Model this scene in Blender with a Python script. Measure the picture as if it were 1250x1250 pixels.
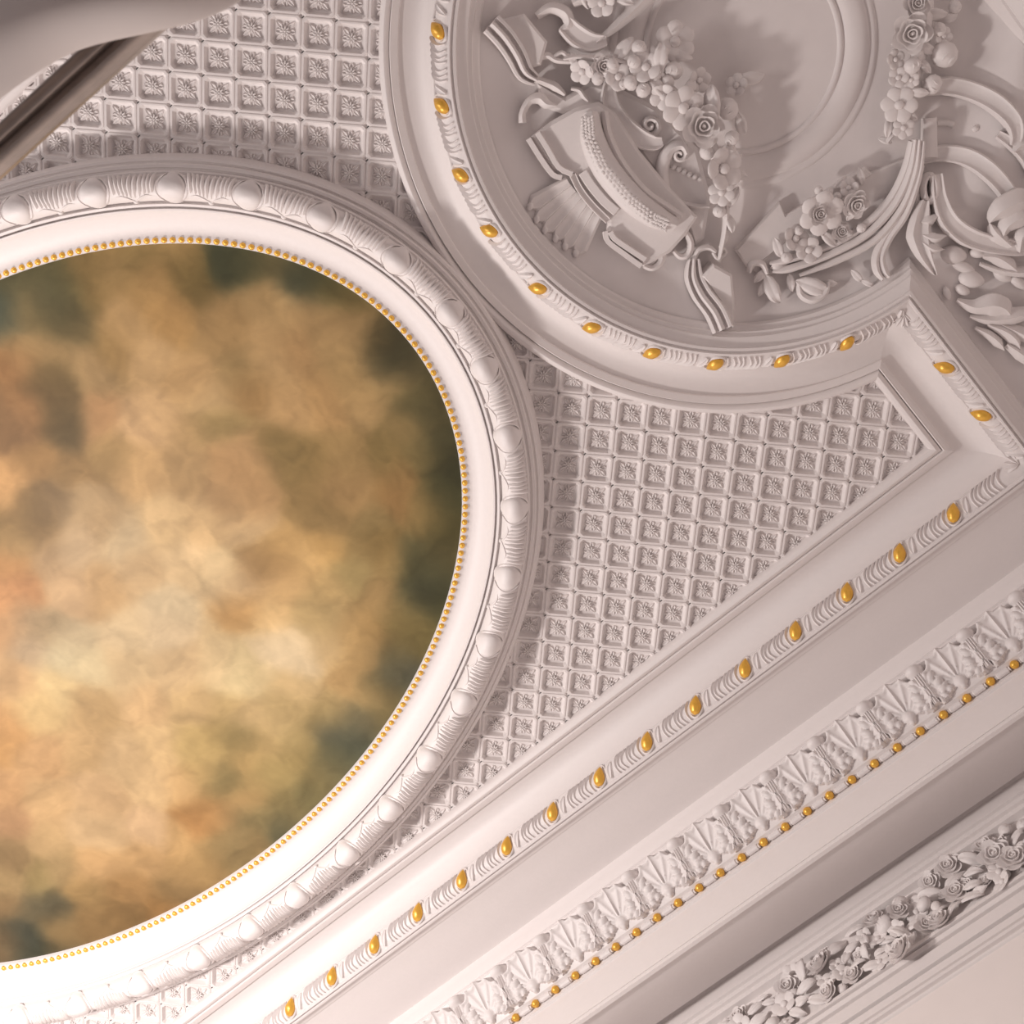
import bpy, math, random
import numpy as np
from mathutils import Matrix, Vector, noise as mnoise

# ------------------------------------------------------------------ scene, camera, light
scene = bpy.context.scene
for o in list(bpy.data.objects):
    bpy.data.objects.remove(o)
COL = scene.collection
random.seed(7)

CAM_Z = 1.60
H = CAM_Z + 4.743            # height of the ceiling plane (lattice ridges)
F_PX = 1600.0                # focal length for a 1250 px wide frame
RM = np.array([[0.758002991, 0.652103869, 0.013856732],
               [-0.617870274, 0.724692157, -0.305053443],
               [-0.208968396, 0.222669759, 0.952234419]])   # room -> camera (x right, y down, z forward)

cam_data = bpy.data.cameras.new('camera')
cam_data.sensor_width = 36.0
cam_data.lens = 36.0 * F_PX / 1250.0
cam_data.dof.use_dof = True
cam_data.dof.focus_distance = 5.35
cam_data.dof.aperture_fstop = 5.0
cam_data.clip_start = 0.05
cam = bpy.data.objects.new('camera', cam_data)
COL.objects.link(cam)
Rb = RM.T @ np.diag([1.0, -1.0, -1.0])
cm = Matrix([list(map(float, r)) for r in Rb]).to_4x4()
cm.translation = (0, 0, CAM_Z)
cam.matrix_world = cm
scene.camera = cam

world = bpy.data.worlds.new('world')
scene.world = world
world.use_nodes = True
wb = world.node_tree.nodes['Background']
wb.inputs[0].default_value = (1.0, 0.82, 0.85, 1)
wb.inputs[1].default_value = 0.108

def lamp(name, loc, power, radius, color):
    d = bpy.data.lights.new(name, 'POINT')
    d.energy = power
    d.shadow_soft_size = radius
    d.color = color
    o = bpy.data.objects.new(name, d)
    o.location = loc
    COL.objects.link(o)
    return o
# the lit lamps hang outside the frame, low under the oval painting
lamp('hanging_lamp_light', (-3.70, 0.25, H - 2.15), 300.0, 0.16, (1.0, 0.915, 0.875))
# unseen fill light, added to even the lamp falloff and brighten the cornice side
wd = bpy.data.lights.new('fill_area', 'AREA')
wd.shape = 'RECTANGLE'; wd.size = 2.2; wd.size_y = 3.0
wd.energy = 235.0
wd.color = (1.0, 0.90, 0.86)
wo = bpy.data.objects.new('fill_area', wd)
wo.location = (-7.5, -6.5, H - 4.8)
wo.rotation_euler = (Vector((-0.5, 1.0, H)) - Vector(wo.location)).to_track_quat('-Z', 'Y').to_euler()
COL.objects.link(wo)

vs = scene.view_settings
vs.view_transform = 'Standard'
vs.look = 'None'
vs.gamma = 1.0
vs.exposure = 0.14
vs.use_curve_mapping = False

# ------------------------------------------------------------------ helpers
def ray(px, py):
    d = np.array([(px - 625.0) / F_PX, (py - 625.0) / F_PX, 1.0]) @ RM
    return d
def at(px, py, z):
    """point of the room on the horizontal plane z (relative to the ceiling) under a measured direction"""
    d = ray(px, py)
    s = (H + z - CAM_Z) / d[2]
    return Vector((d[0] * s, d[1] * s, H + z))
def atY(px, py, Y):
    d = ray(px, py)
    s = Y / d[1]
    return Vector((d[0] * s, Y, CAM_Z + d[2] * s))

def new_mat(name, base, rough=0.55, metallic=0.0, bump=0.0, bscale=60.0, vary=0.0, spec=0.4):
    m = bpy.data.materials.new(name)
    m.use_nodes = True
    nt = m.node_tree
    b = nt.nodes['Principled BSDF']
    b.inputs['Roughness'].default_value = rough
    b.inputs['Metallic'].default_value = metallic
    b.inputs['Specular IOR Level'].default_value = spec
    tc = nt.nodes.new('ShaderNodeNewGeometry')
    n = nt.nodes.new('ShaderNodeTexNoise')
    n.inputs['Scale'].default_value = bscale
    n.inputs['Detail'].default_value = 4.0
    nt.links.new(tc.outputs['Position'], n.inputs['Vector'])
    mix = nt.nodes.new('ShaderNodeMix')
    mix.data_type = 'RGBA'
    c0 = tuple(c * (1 - vary) for c in base) + (1,)
    c1 = tuple(min(1, c * (1 + vary)) for c in base) + (1,)
    mix.inputs[6].default_value = c0
    mix.inputs[7].default_value = c1
    nt.links.new(n.outputs['Fac'], mix.inputs[0])
    nt.links.new(mix.outputs[2], b.inputs['Base Color'])
    if bump > 0:
        bp = nt.nodes.new('ShaderNodeBump')
        bp.inputs['Strength'].default_value = bump
        bp.inputs['Distance'].default_value = 0.004
        nt.links.new(n.outputs['Fac'], bp.inputs['Height'])
        nt.links.new(bp.outputs['Normal'], b.inputs['Normal'])
    return m

PLASTER = new_mat('plaster_paint', (0.82, 0.775, 0.762), 0.5, bump=0.12, bscale=55, vary=0.02)
FIELD = new_mat('plaster_flat', (0.80, 0.755, 0.745), 0.6, bump=0.10, bscale=18, vary=0.03)
WALLM = new_mat('wall_paint', (0.85, 0.79, 0.765), 0.6, bump=0.06, bscale=12, vary=0.02)
GOLD = new_mat('gold_leaf', (0.86, 0.48, 0.07), 0.36, metallic=0.35, bump=0.15, bscale=90, vary=0.12, spec=0.6)

def link(o, parent=None, world_m=None):
    COL.objects.link(o)
    M = world_m if world_m is not None else Matrix.Identity(4)
    if parent is not None:
        o.parent = parent
        o.matrix_parent_inverse = Matrix.Identity(4)
        o.matrix_basis = WM[parent.name].inverted() @ M
    else:
        o.matrix_basis = M
    WM[o.name] = M.copy()
    return o
WM = {}

class MB:
    """collects vertices and faces of one mesh"""
    def __init__(self):
        self.v = []
        self.f = []
    def loft(self, rings, closed=False, cap=True, wrap=True):
        n = len(rings[0])
        i0 = len(self.v)
        for r in rings:
            self.v.extend([tuple(p) for p in r])
        m = len(rings)
        for a in range(m if closed else m - 1):
            b = (a + 1) % m
            for k in range(n if wrap else n - 1):
                l = (k + 1) % n
                self.f.append((i0 + a * n + k, i0 + a * n + l, i0 + b * n + l, i0 + b * n + k))
        if cap and not closed and wrap:
            self.f.append(tuple(i0 + k for k in range(n))[::-1])
            self.f.append(tuple(i0 + (m - 1) * n + k for k in range(n)))
    def add(self, other, M=None):
        i0 = len(self.v)
        if M is None:
            self.v.extend(other.v)
        else:
            self.v.extend([tuple(M @ Vector(p)) for p in other.v])
        self.f.extend([tuple(i + i0 for i in f) for f in other.f])
    # ---- shapes; local z is the outward (relief) direction
    def blob(self, c, ax, ay, az, seg=10, rows=6, sharp=0.0):
        """ellipsoid with half axes given as vectors"""
        c, ax, ay, az = map(Vector, (c, ax, ay, az))
        rings = []
        for r in range(rows + 1):
            t = math.pi * r / rows
            s, co = max(math.sin(t), 0.02), math.cos(t)
            if sharp:
                s *= 1 - sharp * max(0, co)
            rings.append([c + ax * (s * math.cos(2 * math.pi * k / seg)) + ay * (s * math.sin(2 * math.pi * k / seg)) + az * co for k in range(seg)])
        self.loft(rings)
    def ell(self, c, a, b, h, ang=0.0, seg=10, rows=6, sharp=0.0):
        """ellipsoid lying on the local plane: long axis a at angle ang, half width b, height h"""
        ca, sa = math.cos(ang), math.sin(ang)
        self.blob(c, (-sa * b, ca * b, 0), (0, 0, h), (ca * a, sa * a, 0), seg, rows, sharp)
    def tube(self, pts, widths, heights, sect='round', up=(0, 0, 1), smooth=4, cap=True, closed=False):
        """sweep a relief section along a path. sect: round | ridge | flute | flat"""
        pts = [Vector(p) for p in pts]
        n0 = len(pts)
        if not isinstance(widths, (list, tuple)): widths = [widths] * n0
        if not isinstance(heights, (list, tuple)): heights = [heights] * n0
        P, Wd, Ht = [], [], []
        if smooth > 1 and n0 > 2:
            for i in range(n0 - 1):
                p0, p1, p2, p3 = pts[max(i - 1, 0)], pts[i], pts[i + 1], pts[min(i + 2, n0 - 1)]
                for k in range(smooth):
                    t = k / smooth
                    P.append(0.5 * ((2 * p1) + (p2 - p0) * t + (2 * p0 - 5 * p1 + 4 * p2 - p3) * t * t + (3 * p1 - p0 - 3 * p2 + p3) * t ** 3))
                    Wd.append(widths[i] * (1 - t) + widths[i + 1] * t)
                    Ht.append(heights[i] * (1 - t) + heights[i + 1] * t)
            P.append(pts[-1]); Wd.append(widths[-1]); Ht.append(heights[-1])
        else:
            P, Wd, Ht = pts, list(widths), list(heights)
        up = Vector(up)
        S = SECT[sect]
        rings = []
        m = len(P)
        for i in range(m):
            if closed:
                t = P[(i + 1) % m] - P[i - 1]
            else:
                t = P[min(i + 1, m - 1)] - P[max(i - 1, 0)]
            t.normalize()
            sd = t.cross(up)
            if sd.length < 1e-6: sd = Vector((1, 0, 0))
            sd.normalize()
            u = sd.cross(t).normalized()
            rings.append([P[i] + sd * (x * Wd[i]) + u * (y * Ht[i]) for x, y in S])
        self.loft(rings, closed=closed, cap=cap)
    def slab(self, poly, z0, z1, bevel=0.0):
        """prism from a 2-D outline in the local plane with a bevelled top"""
        n = len(poly)
        cx = sum(p[0] for p in poly) / n; cy = sum(p[1] for p in poly) / n
        def ring(off, z):
            out = []
            for p in poly:
                d = Vector((p[0] - cx, p[1] - cy)); L = max(d.length, 1e-6)
                k = (L - off) / L
                out.append((cx + d.x * k, cy + d.y * k, z))
            return out
        self.loft([ring(0, z0), ring(0, z1 - bevel), ring(bevel, z1)])
    def mesh(self, name, mats, sharp=40):
        me = bpy.data.meshes.new(name)
        me.from_pydata([tuple(p) for p in self.v], [], self.f)
        if not isinstance(mats, (list, tuple)): mats = [mats]
        for m in mats: me.materials.append(m)
        me.validate(clean_customdata=False)
        for p in me.polygons: p.use_smooth = True
        me.update()
        import bmesh
        bm = bmesh.new(); bm.from_mesh(me)
        bmesh.ops.recalc_face_normals(bm, faces=bm.faces)
        bm.to_mesh(me); bm.free()
        if sharp is not None:
            me.set_sharp_from_angle(angle=math.radians(sharp))
        return me

def circ_sect(n, a0=0, a1=2 * math.pi):
    return [(math.cos(a0 + (a1 - a0) * k / n), math.sin(a0 + (a1 - a0) * k / n)) for k in range(n)]
SECT = {
    'round': circ_sect(8),
    'ridge': [(-1, -0.3), (1, -0.3), (0.95, 0.15), (0.45, 0.55), (0.0, 1.0), (-0.45, 0.55), (-0.95, 0.15)],
    'vein': [(-1, -0.3), (1, -0.3), (1.0, 0.2), (0.6, 0.9), (0.12, 0.45), (-0.12, 0.45), (-0.6, 0.9), (-1.0, 0.2)],
    'flute': [(-1, -1), (1, -1), (1.0, 0.7), (0.86, 1.0), (0.62, 1.0), (0.5, 0.45), (0.3, 0.35), (0.16, 0.9), (-0.1, 1.0), (-0.25, 0.9), (-0.4, 0.35), (-0.6, 0.35), (-0.72, 0.8), (-1.0, 0.7)],
    'flat': [(-1, -1), (1, -1), (1.0, 0.6), (0.8, 1.0), (0.55, 0.6), (-0.55, 0.6), (-0.8, 1.0), (-1.0, 0.6)],
    'band': [(-1, -1), (1, -1), (1.0, 0.8), (0.85, 1.0), (-0.85, 1.0), (-1.0, 0.8)],
}

def obj(name, me, parent=None, M=None):
    return link(bpy.data.objects.new(name, me), parent, M)
def empty(name, loc):
    o = bpy.data.objects.new(name, None)
    o.empty_display_size = 0.1
    return link(o, None, Matrix.Translation(Vector(loc)))
def tag(o, label, cat, group=None, kind=None):
    o['label'] = label
    o['category'] = cat
    if group: o['group'] = group
    if kind: o['kind'] = kind
    return o
def frame(o, x, y, z):
    """matrix from origin and three axes"""
    x, y, z = Vector(x), Vector(y), Vector(z)
    M = Matrix((x, y, z)).transposed().to_4x4()
    M.translation = Vector(o)
    return M
def down_frame(p, ang=0.0, s=1.0):
    """frame on the ceiling, local z pointing down to the room"""
    c, n = math.cos(ang), math.sin(ang)
    x = Vector((c, n, 0)); z = Vector((0, 0, -1)); y = z.cross(x)
    return frame(p, x * s, y * s, z * s)

# ------------------------------------------------------------------ the setting
X0, Y0 = 0.300, 1.920          # lattice corner of the panel border
CX, CY, R0 = 0.620, 0.385, 1.240   # round bay at the end of the ceiling
Y0M = 2 * CY - Y0
Z_FIELD = -0.092

def border_profile():
    P = [(-0.004, 0.05), (-0.002, 0.0)]
    for k in range(7):                                  # half round
        a = math.pi * k / 6
        P.append((0.017 - 0.019 * math.cos(a), -0.012 - 0.024 * math.sin(a) - 0.004 * k / 6))
    P += [(0.0365, -0.030), (0.040, -0.035), (0.043, -0.033), (0.060, -0.030), (0.064, -0.027), (0.0655, -0.015), (0.070, -0.014)]
    for k in range(1, 13):                              # cove, nearly flat at first, then turning down
        u = k / 12
        P.append((0.070 + 0.122 * (1 - (1 - u) ** 1.5), -0.014 + 0.010 * math.sin(math.pi * min(1, u * 1.5)) * (u < .67) - 0.092 * u ** 3.4))
    P.append((0.192, -0.108))
    for k in range(1, 7):                               # ovolo bed under the leaves
        a = math.pi / 2 * k / 6
        P.append((0.242 - 0.049 * math.cos(a), -0.108 - 0.058 * math.sin(a)))
    P += [(0.243, -0.178), (0.250, -0.180), (0.254, -0.168), (0.258, -0.168), (0.261, -0.176), (0.270, -0.174), (0.272, -0.160), (0.305, -0.146), (0.308, -0.134),
          (0.321, -0.130), (0.324, -0.113), (0.340, -0.106), (0.346, Z_FIELD + .006)]
    return P
def arcB(s):
    R, x = R0 - s, X0 + s
    return CY + math.sqrt(max(R * R - (x - CX) ** 2, 0))
XL = -7.2
def border_segments():
    """functions s -> (x, y) at the stations of each segment"""
    segs = []
    segs.append([lambda s: (XL, Y0 + s), lambda s: (X0 + s, Y0 + s)])
    segs.append([lambda s: (X0 + s, Y0 + s), lambda s: (X0 + s, arcB(s))])
    def arc(u):
        def f(s):
            a0 = math.atan2(arcB(s) - CY, X0 + s - CX)
            a = a0 + (2 * math.pi - 2 * a0) * u
            return (CX + (R0 - s) * math.cos(a), CY + (R0 - s) * math.sin(a))
        return f
    N = 120
    segs.append([arc(k / N) for k in range(N + 1)])
    segs.append([lambda s: (X0 + s, 2 * CY - arcB(s)), lambda s: (X0 + s, Y0M - s)])
    segs.append([lambda s: (X0 + s, Y0M - s), lambda s: (XL, Y0M - s)])
    return segs
BP = border_profile()
mb = MB()
for seg in border_segments():
    mb.loft([[f(s) + (H + z,) for s, z in BP] for f in seg], cap=False, wrap=False)
trim_1 = obj('trim_1', mb.mesh('panel_border', PLASTER, 35))
tag(trim_1, 'white plaster border with gilded eggs around the coffered panels', 'moulding', kind='structure')

# ceiling slab behind the coffers, with the plain fields outside the border as a part
mb = MB()
zc = 0.05
mb.v = [(XL, -2.6, H + zc), (1.6, -2.6, H + zc), (1.6, 3.3, H + zc), (XL, 3.3, H + zc),
        (XL, -2.6, H + zc + .1), (1.6, -2.6, H + zc + .1), (1.6, 3.3, H + zc + .1), (XL, 3.3, H + zc + .1)]
mb.f = [(0, 1, 2, 3), (4, 5, 6, 7), (0, 1, 5, 4), (1, 2, 6, 5), (2, 3, 7, 6), (3, 0, 4, 7)]
ceiling = obj('ceiling', mb.mesh('ceiling', PLASTER))
tag(ceiling, 'white plaster ceiling with rows of square rosette coffers', 'ceiling', kind='structure')
def field_z(x, y):
    """plain field outside the border; it domes up slightly inside the round bay"""
    t = min(1.0, max(0.0, (0.915 - math.hypot(x - CX, y - CY)) / 0.28))
    return Z_FIELD + 0.080 * (1 - (1 - t) ** 2)
def lattice_side(x, y, m=0.30):
    return y < Y0 + m and y > Y0M - m and x < X0 + m and math.hypot(x - CX, y - CY) > R0 - m
mb = MB()
stp_ = .02
nx_, ny_ = int((1.34 + .70) / stp_), int((2.30 + 1.50) / stp_)
ids = {}
def vid(i, j):
    if (i, j) not in ids:
        x, y = -.70 + i * stp_, -1.50 + j * stp_
        ids[(i, j)] = len(mb.v)
        mb.v.append((x, y, H + field_z(x, y)))
    return ids[(i, j)]
for i in range(nx_):
    for j in range(ny_):
        if not lattice_side(-.70 + (i + .5) * stp_, -1.50 + (j + .5) * stp_):
            mb.f.append((vid(i, j), vid(i, j + 1), vid(i + 1, j + 1), vid(i + 1, j)))
n_ = len(mb.v)
mb.v += [(XL, Y0 + .30, H + Z_FIELD), (-.70, Y0 + .30, H + Z_FIELD), (-.70, 2.30, H + Z_FIELD), (XL, 2.30, H + Z_FIELD)]
mb.f.append((n_, n_ + 1, n_ + 2, n_ + 3))
trim_4 = obj('trim_4', mb.mesh('plain_field', FIELD))
tag(trim_4, 'plain white plaster field between the egg border and the cornice, domed in the bay', 'ceiling field', kind='structure')

# ---- cornice: profile (u outward towards the wall, z), mitred round the room corner
def cornice_profile():
    P = [(2.222, -0.120), (2.226, -0.142), (2.240, -0.142), (2.506, -0.034), (2.516, -0.034), (2.518, -0.046), (2.522, -0.060)]
    for k in range(1, 6):
        t = k / 5
        P.append((2.522 + .016 * t ** 2, -0.060 - 0.070 * t))
    P += [(2.530, -0.134), (2.530, -0.142), (2.538, -0.144), (2.538, -0.150), (2.542, -0.153)]
    for k in range(1, 11):                                # cyma bed under the leaves
        t = k / 10
        P.append((2.542 + 0.115 * t + 0.010 * math.sin(2 * math.pi * t), -0.153 - 0.147 * t))
    P += [(2.660, -0.300), (2.668, -0.302), (2.690, -0.308), (2.694, -0.328), (2.690, -0.332), (2.690, -0.338), (2.700, -0.342)]
    P += [(2.700, -0.528), (2.720, -0.530), (2.720, -0.541), (2.694, -0.543), (2.694, -0.562), (2.710, -0.562), (2.716, -0.548)]
    for k in range(1, 9):                                # soffit rising towards the wall
        t = k / 8
        P.append((2.716 + 0.300 * t, -0.548 + 0.166 * t ** 1.35))
    P += [(3.022, -0.362), (3.028, -0.344), (3.040, -0.338), (3.054, -0.348), (3.058, -0.414), (3.072, -0.418), (3.072, -0.424), (3.062, -0.428), (3.064, -0.446), (3.080, -0.450), (3.080, -0.456), (3.070, -0.460),
          (3.072, -0.480), (3.100, -0.484), (3.100, -0.754), (3.092, -0.757), (3.080, -0.760), (3.080, -0.776), (3.102, -0.779), (3.102, -0.783), (3.086, -0.786), (3.092, -0.802), (3.112, -0.806), (3.112, -0.811), (3.098, -0.814),
          (3.098, -0.870), (3.116, -0.874), (3.116, -0.880), (3.104, -0.883), (3.104, -0.914), (3.120, -0.918), (3.120, -0.924), (3.102, -0.928), (3.102, -0.942), (3.120, -0.946), (3.120, -0.953), (3.108, -0.956), (3.110, -0.962), (3.122, -0.970)]
    return P
CP = cornice_profile()
DX = 1.184
mb = MB()
mb.loft([[(XL, u, H + z) for u, z in CP], [(max(u, 2.506) - DX, u, H + z) for u, z in CP]], cap=False, wrap=False)
CE = [(2.500, -.020)] + [p for p in CP if p[0] >= 2.506]
mb.loft([[(u - DX, max(u, 2.506), H + z) for u, z in CE], [(u - DX, -2.2, H + z) for u, z in CE]], cap=False, wrap=False)
trim_2 = obj('trim_2', mb.mesh('cornice', PLASTER, 30))
tag(trim_2, 'stepped white plaster cornice with leaf band and gilded bead row above the wall', 'cornice', kind='structure')

YW, XW = 3.116, 3.116 - DX
def box(x0, x1, y0, y1, z0, z1):
    m = MB()
    m.loft([[(x0, y0, z0), (x1, y0, z0), (x1, y1, z0), (x0, y1, z0)], [(x0, y0, z1), (x1, y0, z1), (x1, y1, z1), (x0, y1, z1)]])
    return m
wall = obj('wall_right', box(XL, XW + .2, YW, YW + .2, 0.0, H + .1).mesh('wall_right', WALLM))
tag(wall, 'plain pale beige wall under the stepped plaster cornice', 'wall', kind='structure')
wall2 = obj('wall_end', box(XW, XW + .2, -2.6, YW, 0.0, H + .1).mesh('wall_end', WALLM))
tag(wall2, 'pale end wall behind the corner of the plaster cornice', 'wall', kind='structure')

# round moulding inside the bay
mb = MB()
prof = [(0.318, 0.002), (0.322, -0.006), (0.334, -0.008), (0.342, 0.0), (0.352, -0.010), (0.372, -0.018), (0.395, -0.020), (0.418, -0.014), (0.428, -0.004), (0.440, -0.008), (0.452, -0.004), (0.458, 0.004)]
CR = (0.63, 0.37)
mb.loft([[(CR[0] + r * math.cos(a), CR[1] + r * math.sin(a), H + Z_FIELD + .080 + z) for r, z in prof] for a in [2 * math.pi * k / 96 for k in range(96)]], closed=True, cap=False, wrap=False)
trim_3 = obj('trim_3', mb.mesh('bay_ring', FIELD, 60))
tag(trim_3, 'low plain plaster ring around the flat disc of the round bay', 'moulding', kind='structure')

# ------------------------------------------------------------------ coffers with rosettes
EC = np.array([-2.762, 0.326]); EA, EB, ER = 1.874, 1.246, 0.0
def ell_pt(t):
    c, s = math.cos(ER), math.sin(ER)
    x, y = EA * math.cos(t), EB * math.sin(t)
    nx, ny = EB * math.cos(t), EA * math.sin(t)
    L = math.hypot(nx, ny); nx /= L; ny /= L
    return (EC[0] + c * x - s * y, EC[1] + s * x + c * y), (c * nx - s * ny, s * nx + c * ny)
_te = [ell_pt(2 * math.pi * k / 2000) for k in range(2000)]
_tp = np.array([p for p, n in _te])
def ell_dist(x, y):
    d = np.hypot(_tp[:, 0] - x, _tp[:, 1] - y); i = int(d.argmin())
    n = _te[i][1]
    return float((x - _tp[i, 0]) * n[0] + (y - _tp[i, 1]) * n[1])

mb = MB()
rings = []
for r, c, z in ((.500, .085, .0005), (.482, .085, .0005), (.472, .088, .004), (.425, .098, .004), (.412, .100, .001), (.352, .062, -.0135), (.312, .046, -.0155)):
    rings.append([(r, -(r - c), z), (r, r - c, z), (r - c, r, z), (-(r - c), r, z), (-r, r - c, z), (-r, -(r - c), z), (-(r - c), -r, z), (r - c, -r, z)])
PITCH = 0.1115
rings = [[(x * PITCH, y * PITCH, z) for x, y, z in r] for r in rings]
mb.loft(rings, cap=False)
n = len(mb.v)
mb.f.append(tuple(range(n - 8, n)))
# small pyramid at the lattice crossing (one corner of each tile)
e = .5 * PITCH; g = .085 * PITCH
mb.v += [(e - g, e, .0005), (e, e + g, .0005), (e + g, e, .0005), (e, e - g, .0005), (e, e, -.007)]
mb.f += [(n, n + 1, n + 4), (n + 1, n + 2, n + 4), (n + 2, n + 3, n + 4), (n + 3, n, n + 4)]
COFFER = mb.mesh('coffer', PLASTER, 28)

mb = MB()
for k in range(4):
    a = math.pi / 4 + k * math.pi / 2
    d = Vector((math.cos(a), math.sin(a), 0)); q = Vector((-d.y, d.x, 0))
    mb.tube([d * .008, d * .018, d * .027, d * .036, d * .044], [.005, .0075, .0095, .0055, .001], [.007, .008, .008, .008, .005], 'vein', smooth=1)
    for sgn in (-1, 1):
        mb.tube([d * .012 + q * sgn * .005, d * .022 + q * sgn * .013, d * .024 + q * sgn * .021], [.004, .006, .001], [.006, .007, .004], 'ridge', smooth=1)
for k in range(8):
    a = k * math.pi / 4
    d = Vector((math.cos(a), math.sin(a), 0))
    mb.ell(d * .0110 + Vector((0, 0, .009)), .0080, .0038, .005, a, seg=6, rows=4)
mb.ell((0, 0, .011), .0042, .0042, .006, 0, seg=6, rows=4)
ROSETTE = mb.mesh('rosette', PLASTER, 50)

def cam_px(p):
    c = RM @ np.array([p[0], p[1], p[2] - CAM_Z])
    return 625 + F_PX * c[0] / c[2], 625 + F_PX * c[1] / c[2]
LAT = (((-0.609, 0.7845), (0.0765, 0.0812), (-0.0762, 0.0802), True),
       ((-0.8222, -1.0295), (0.0785, 0.0829), (-0.0775, 0.0806), False))
ncof = 0
for org, bi, bj, near in LAT:
    for i in range(-40, 60):
        for j in range(-40, 60):
            x = org[0] + bi[0] * i + bj[0] * j
            y = org[1] + bi[1] * i + bj[1] * j
            if near != (y > 0.3): continue
            if y > Y0 + .075 or y < Y0M - .075 or x > X0 + .07: continue
            if math.hypot(x - CX, y - CY) < R0 - .075: continue
            px, py = cam_px((x, y, H))
            if not (-230 < px < 1480 and -230 < py < 1480): continue
            d = ell_dist(x, y)
            if d < .22: continue
            ex = Vector((bi[0], bi[1], 0)); ey = Vector((bj[0], bj[1], 0))
            z = Vector((0, 0, -1))
            k = 1 / PITCH
            # local x,y keep the cell edges of the laid lattice; z points down
            M = frame((x, y, H), ey * k, ex * k, z)
            c = obj('coffer', COFFER, ceiling, M)
            obj('rosette', ROSETTE, c, M @ Matrix.Translation((0, 0, -.0155)))
            ncof += 1
print('coffers', ncof)

# ------------------------------------------------------------------ oval frame
NT = 200
# equal arc-length stations on the ellipse
def arc_table(off):
    T = np.linspace(0, 2 * math.pi, 4001)
    P = np.array([[p[0] + off * n[0], p[1] + off * n[1]] for p, n in (ell_pt(t) for t in T)])
    L = np.concatenate([[0], np.cumsum(np.hypot(*np.diff(P, axis=0).T))])
    return T, L
def t_at(tab, l):
    return float(np.interp(l % tab[1][-1], tab[1], tab[0]))
def ell_frame(t, off, z):
    p, n = ell_pt(t)
    o = Vector((n[0], n[1], 0)); tg = Vector((-n[1], n[0], 0))
    return frame((p[0] + off * n[0], p[1] + off * n[1], H + z), tg, o, (0, 0, -1))
def ell_sweep(prof, name, mat, sharp):
    m = MB()
    tab = arc_table(.15)
    st = [t_at(tab, tab[1][-1] * k / NT) for k in range(NT)]
    rings = []
    for t in st:
        p, n = ell_pt(t)
        rings.append([(p[0] + d * n[0], p[1] + d * n[1], H + z) for d, z in prof])
    m.loft(rings, closed=True, cap=False, wrap=False)
    return m.mesh(name, mat, sharp)

oval = empty('oval_surround', (EC[0], EC[1], H))
tag(oval, 'white oval plaster surround with leaf clusters, round bosses and gilded beads', 'frame')
cove = [(-.012, .035), (-.010, -.016), (-.006, -.024), (.004, -.026), (.014, -.023), (.018, -.020)]
for k in range(1, 9):
    a = math.radians(72) * k / 8
    cove.append((.018 + .093 * math.sin(a) / math.sin(math.radians(72)), -.020 - .068 * (1 - math.cos(a)) / (1 - math.cos(math.radians(72)))))
obj('cove', ell_sweep(cove, 'cove', PLASTER, 45), oval)
fil = [(0.1100, -.080), (0.1115, -.0950), (0.1170, -.096), (0.1200, -.080), (0.1230, -.080), (0.1260, -.096), (0.1340, -.098), (0.1370, -.084), (0.1450, -.084)]
obj('fillet', ell_sweep(fil, 'fillet', PLASTER, 30), oval)
tor = [(0.1430, -.080), (0.1450, -.098)]
for k in range(1, 12):
    a = math.pi * k / 12
    tor.append((.190 - .045 * math.cos(a), -.100 - .047 * math.sin(a)))
tor += [(0.2370, -.098), (0.2390, -.090)]
obj('roll', ell_sweep(tor, 'roll', PLASTER, 50), oval)
stp = [(0.2310, -.104), (0.2430, -.104), (0.2470, -.096), (0.2470, -.082), (0.2530, -.082), (0.2570, -.088), (0.2670, -.086), (0.2700, -.074), (0.2700, -.058), (0.2750, -.058), (0.2790, -.062), (0.2880, -.058), (0.2910, -.040), (0.2950, -.020), (0.3000, -.010), (0.3010, .0), (0.3030, .03)]
obj('outer_step', ell_sweep(stp, 'outer_step', PLASTER, 30), oval)

tab = arc_table(.190)
PER = tab[1][-1] / round(tab[1][-1] / .277)
NB = round(tab[1][-1] / .277)
# phase: a boss at the measured place right of the painting
pm = at(622, 535, -.165)
tm = min(range(2000), key=lambda k: (_te[k][0][0] + .190 * _te[k][1][0] - pm.x) ** 2 + (_te[k][0][1] + .190 * _te[k][1][1] - pm.y) ** 2)
l0 = float(np.interp(2 * math.pi * tm / 2000, tab[0], tab[1]))
def roll_h(y):
    return .046 * math.sqrt(max(0.0, 1 - (y / .0455) ** 2))
# boss
mb = MB()
rings = []
for r, h in ((.054, -.014), (.0505, .003), (.0485, .009), (.040, .0140), (.026, .0175), (.012, .0190), (.001, .0193)):
    rings.append([(r * .92 * math.cos(a), r * math.sin(a), h + .046 - .030 * (r * math.sin(a) / .05) ** 2 - .0) for a in [2 * math.pi * k / 20 for k in range(20)]])
mb.loft(rings)
BOSS = mb.mesh('boss', PLASTER, 50)
mb = MB()
for sg in (-1, 1):
    pts = []
    for k in range(7):
        a = math.radians(-60 + 130 * k / 6)
        y = .052 * math.sin(a)
        pts.append((sg * .056 * math.cos(a), y, .046 - .030 * (y / .05) ** 2 - .004 + (.006 if k == 6 else 0)))
    mb.tube(pts, [.0015, .004, .005, .006, .007, .006, .0015], [.006, .008, .009, .010, .011, .012, .006], 'ridge', smooth=2)
RIM = mb.mesh('boss_leaf', PLASTER, 50)
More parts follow.
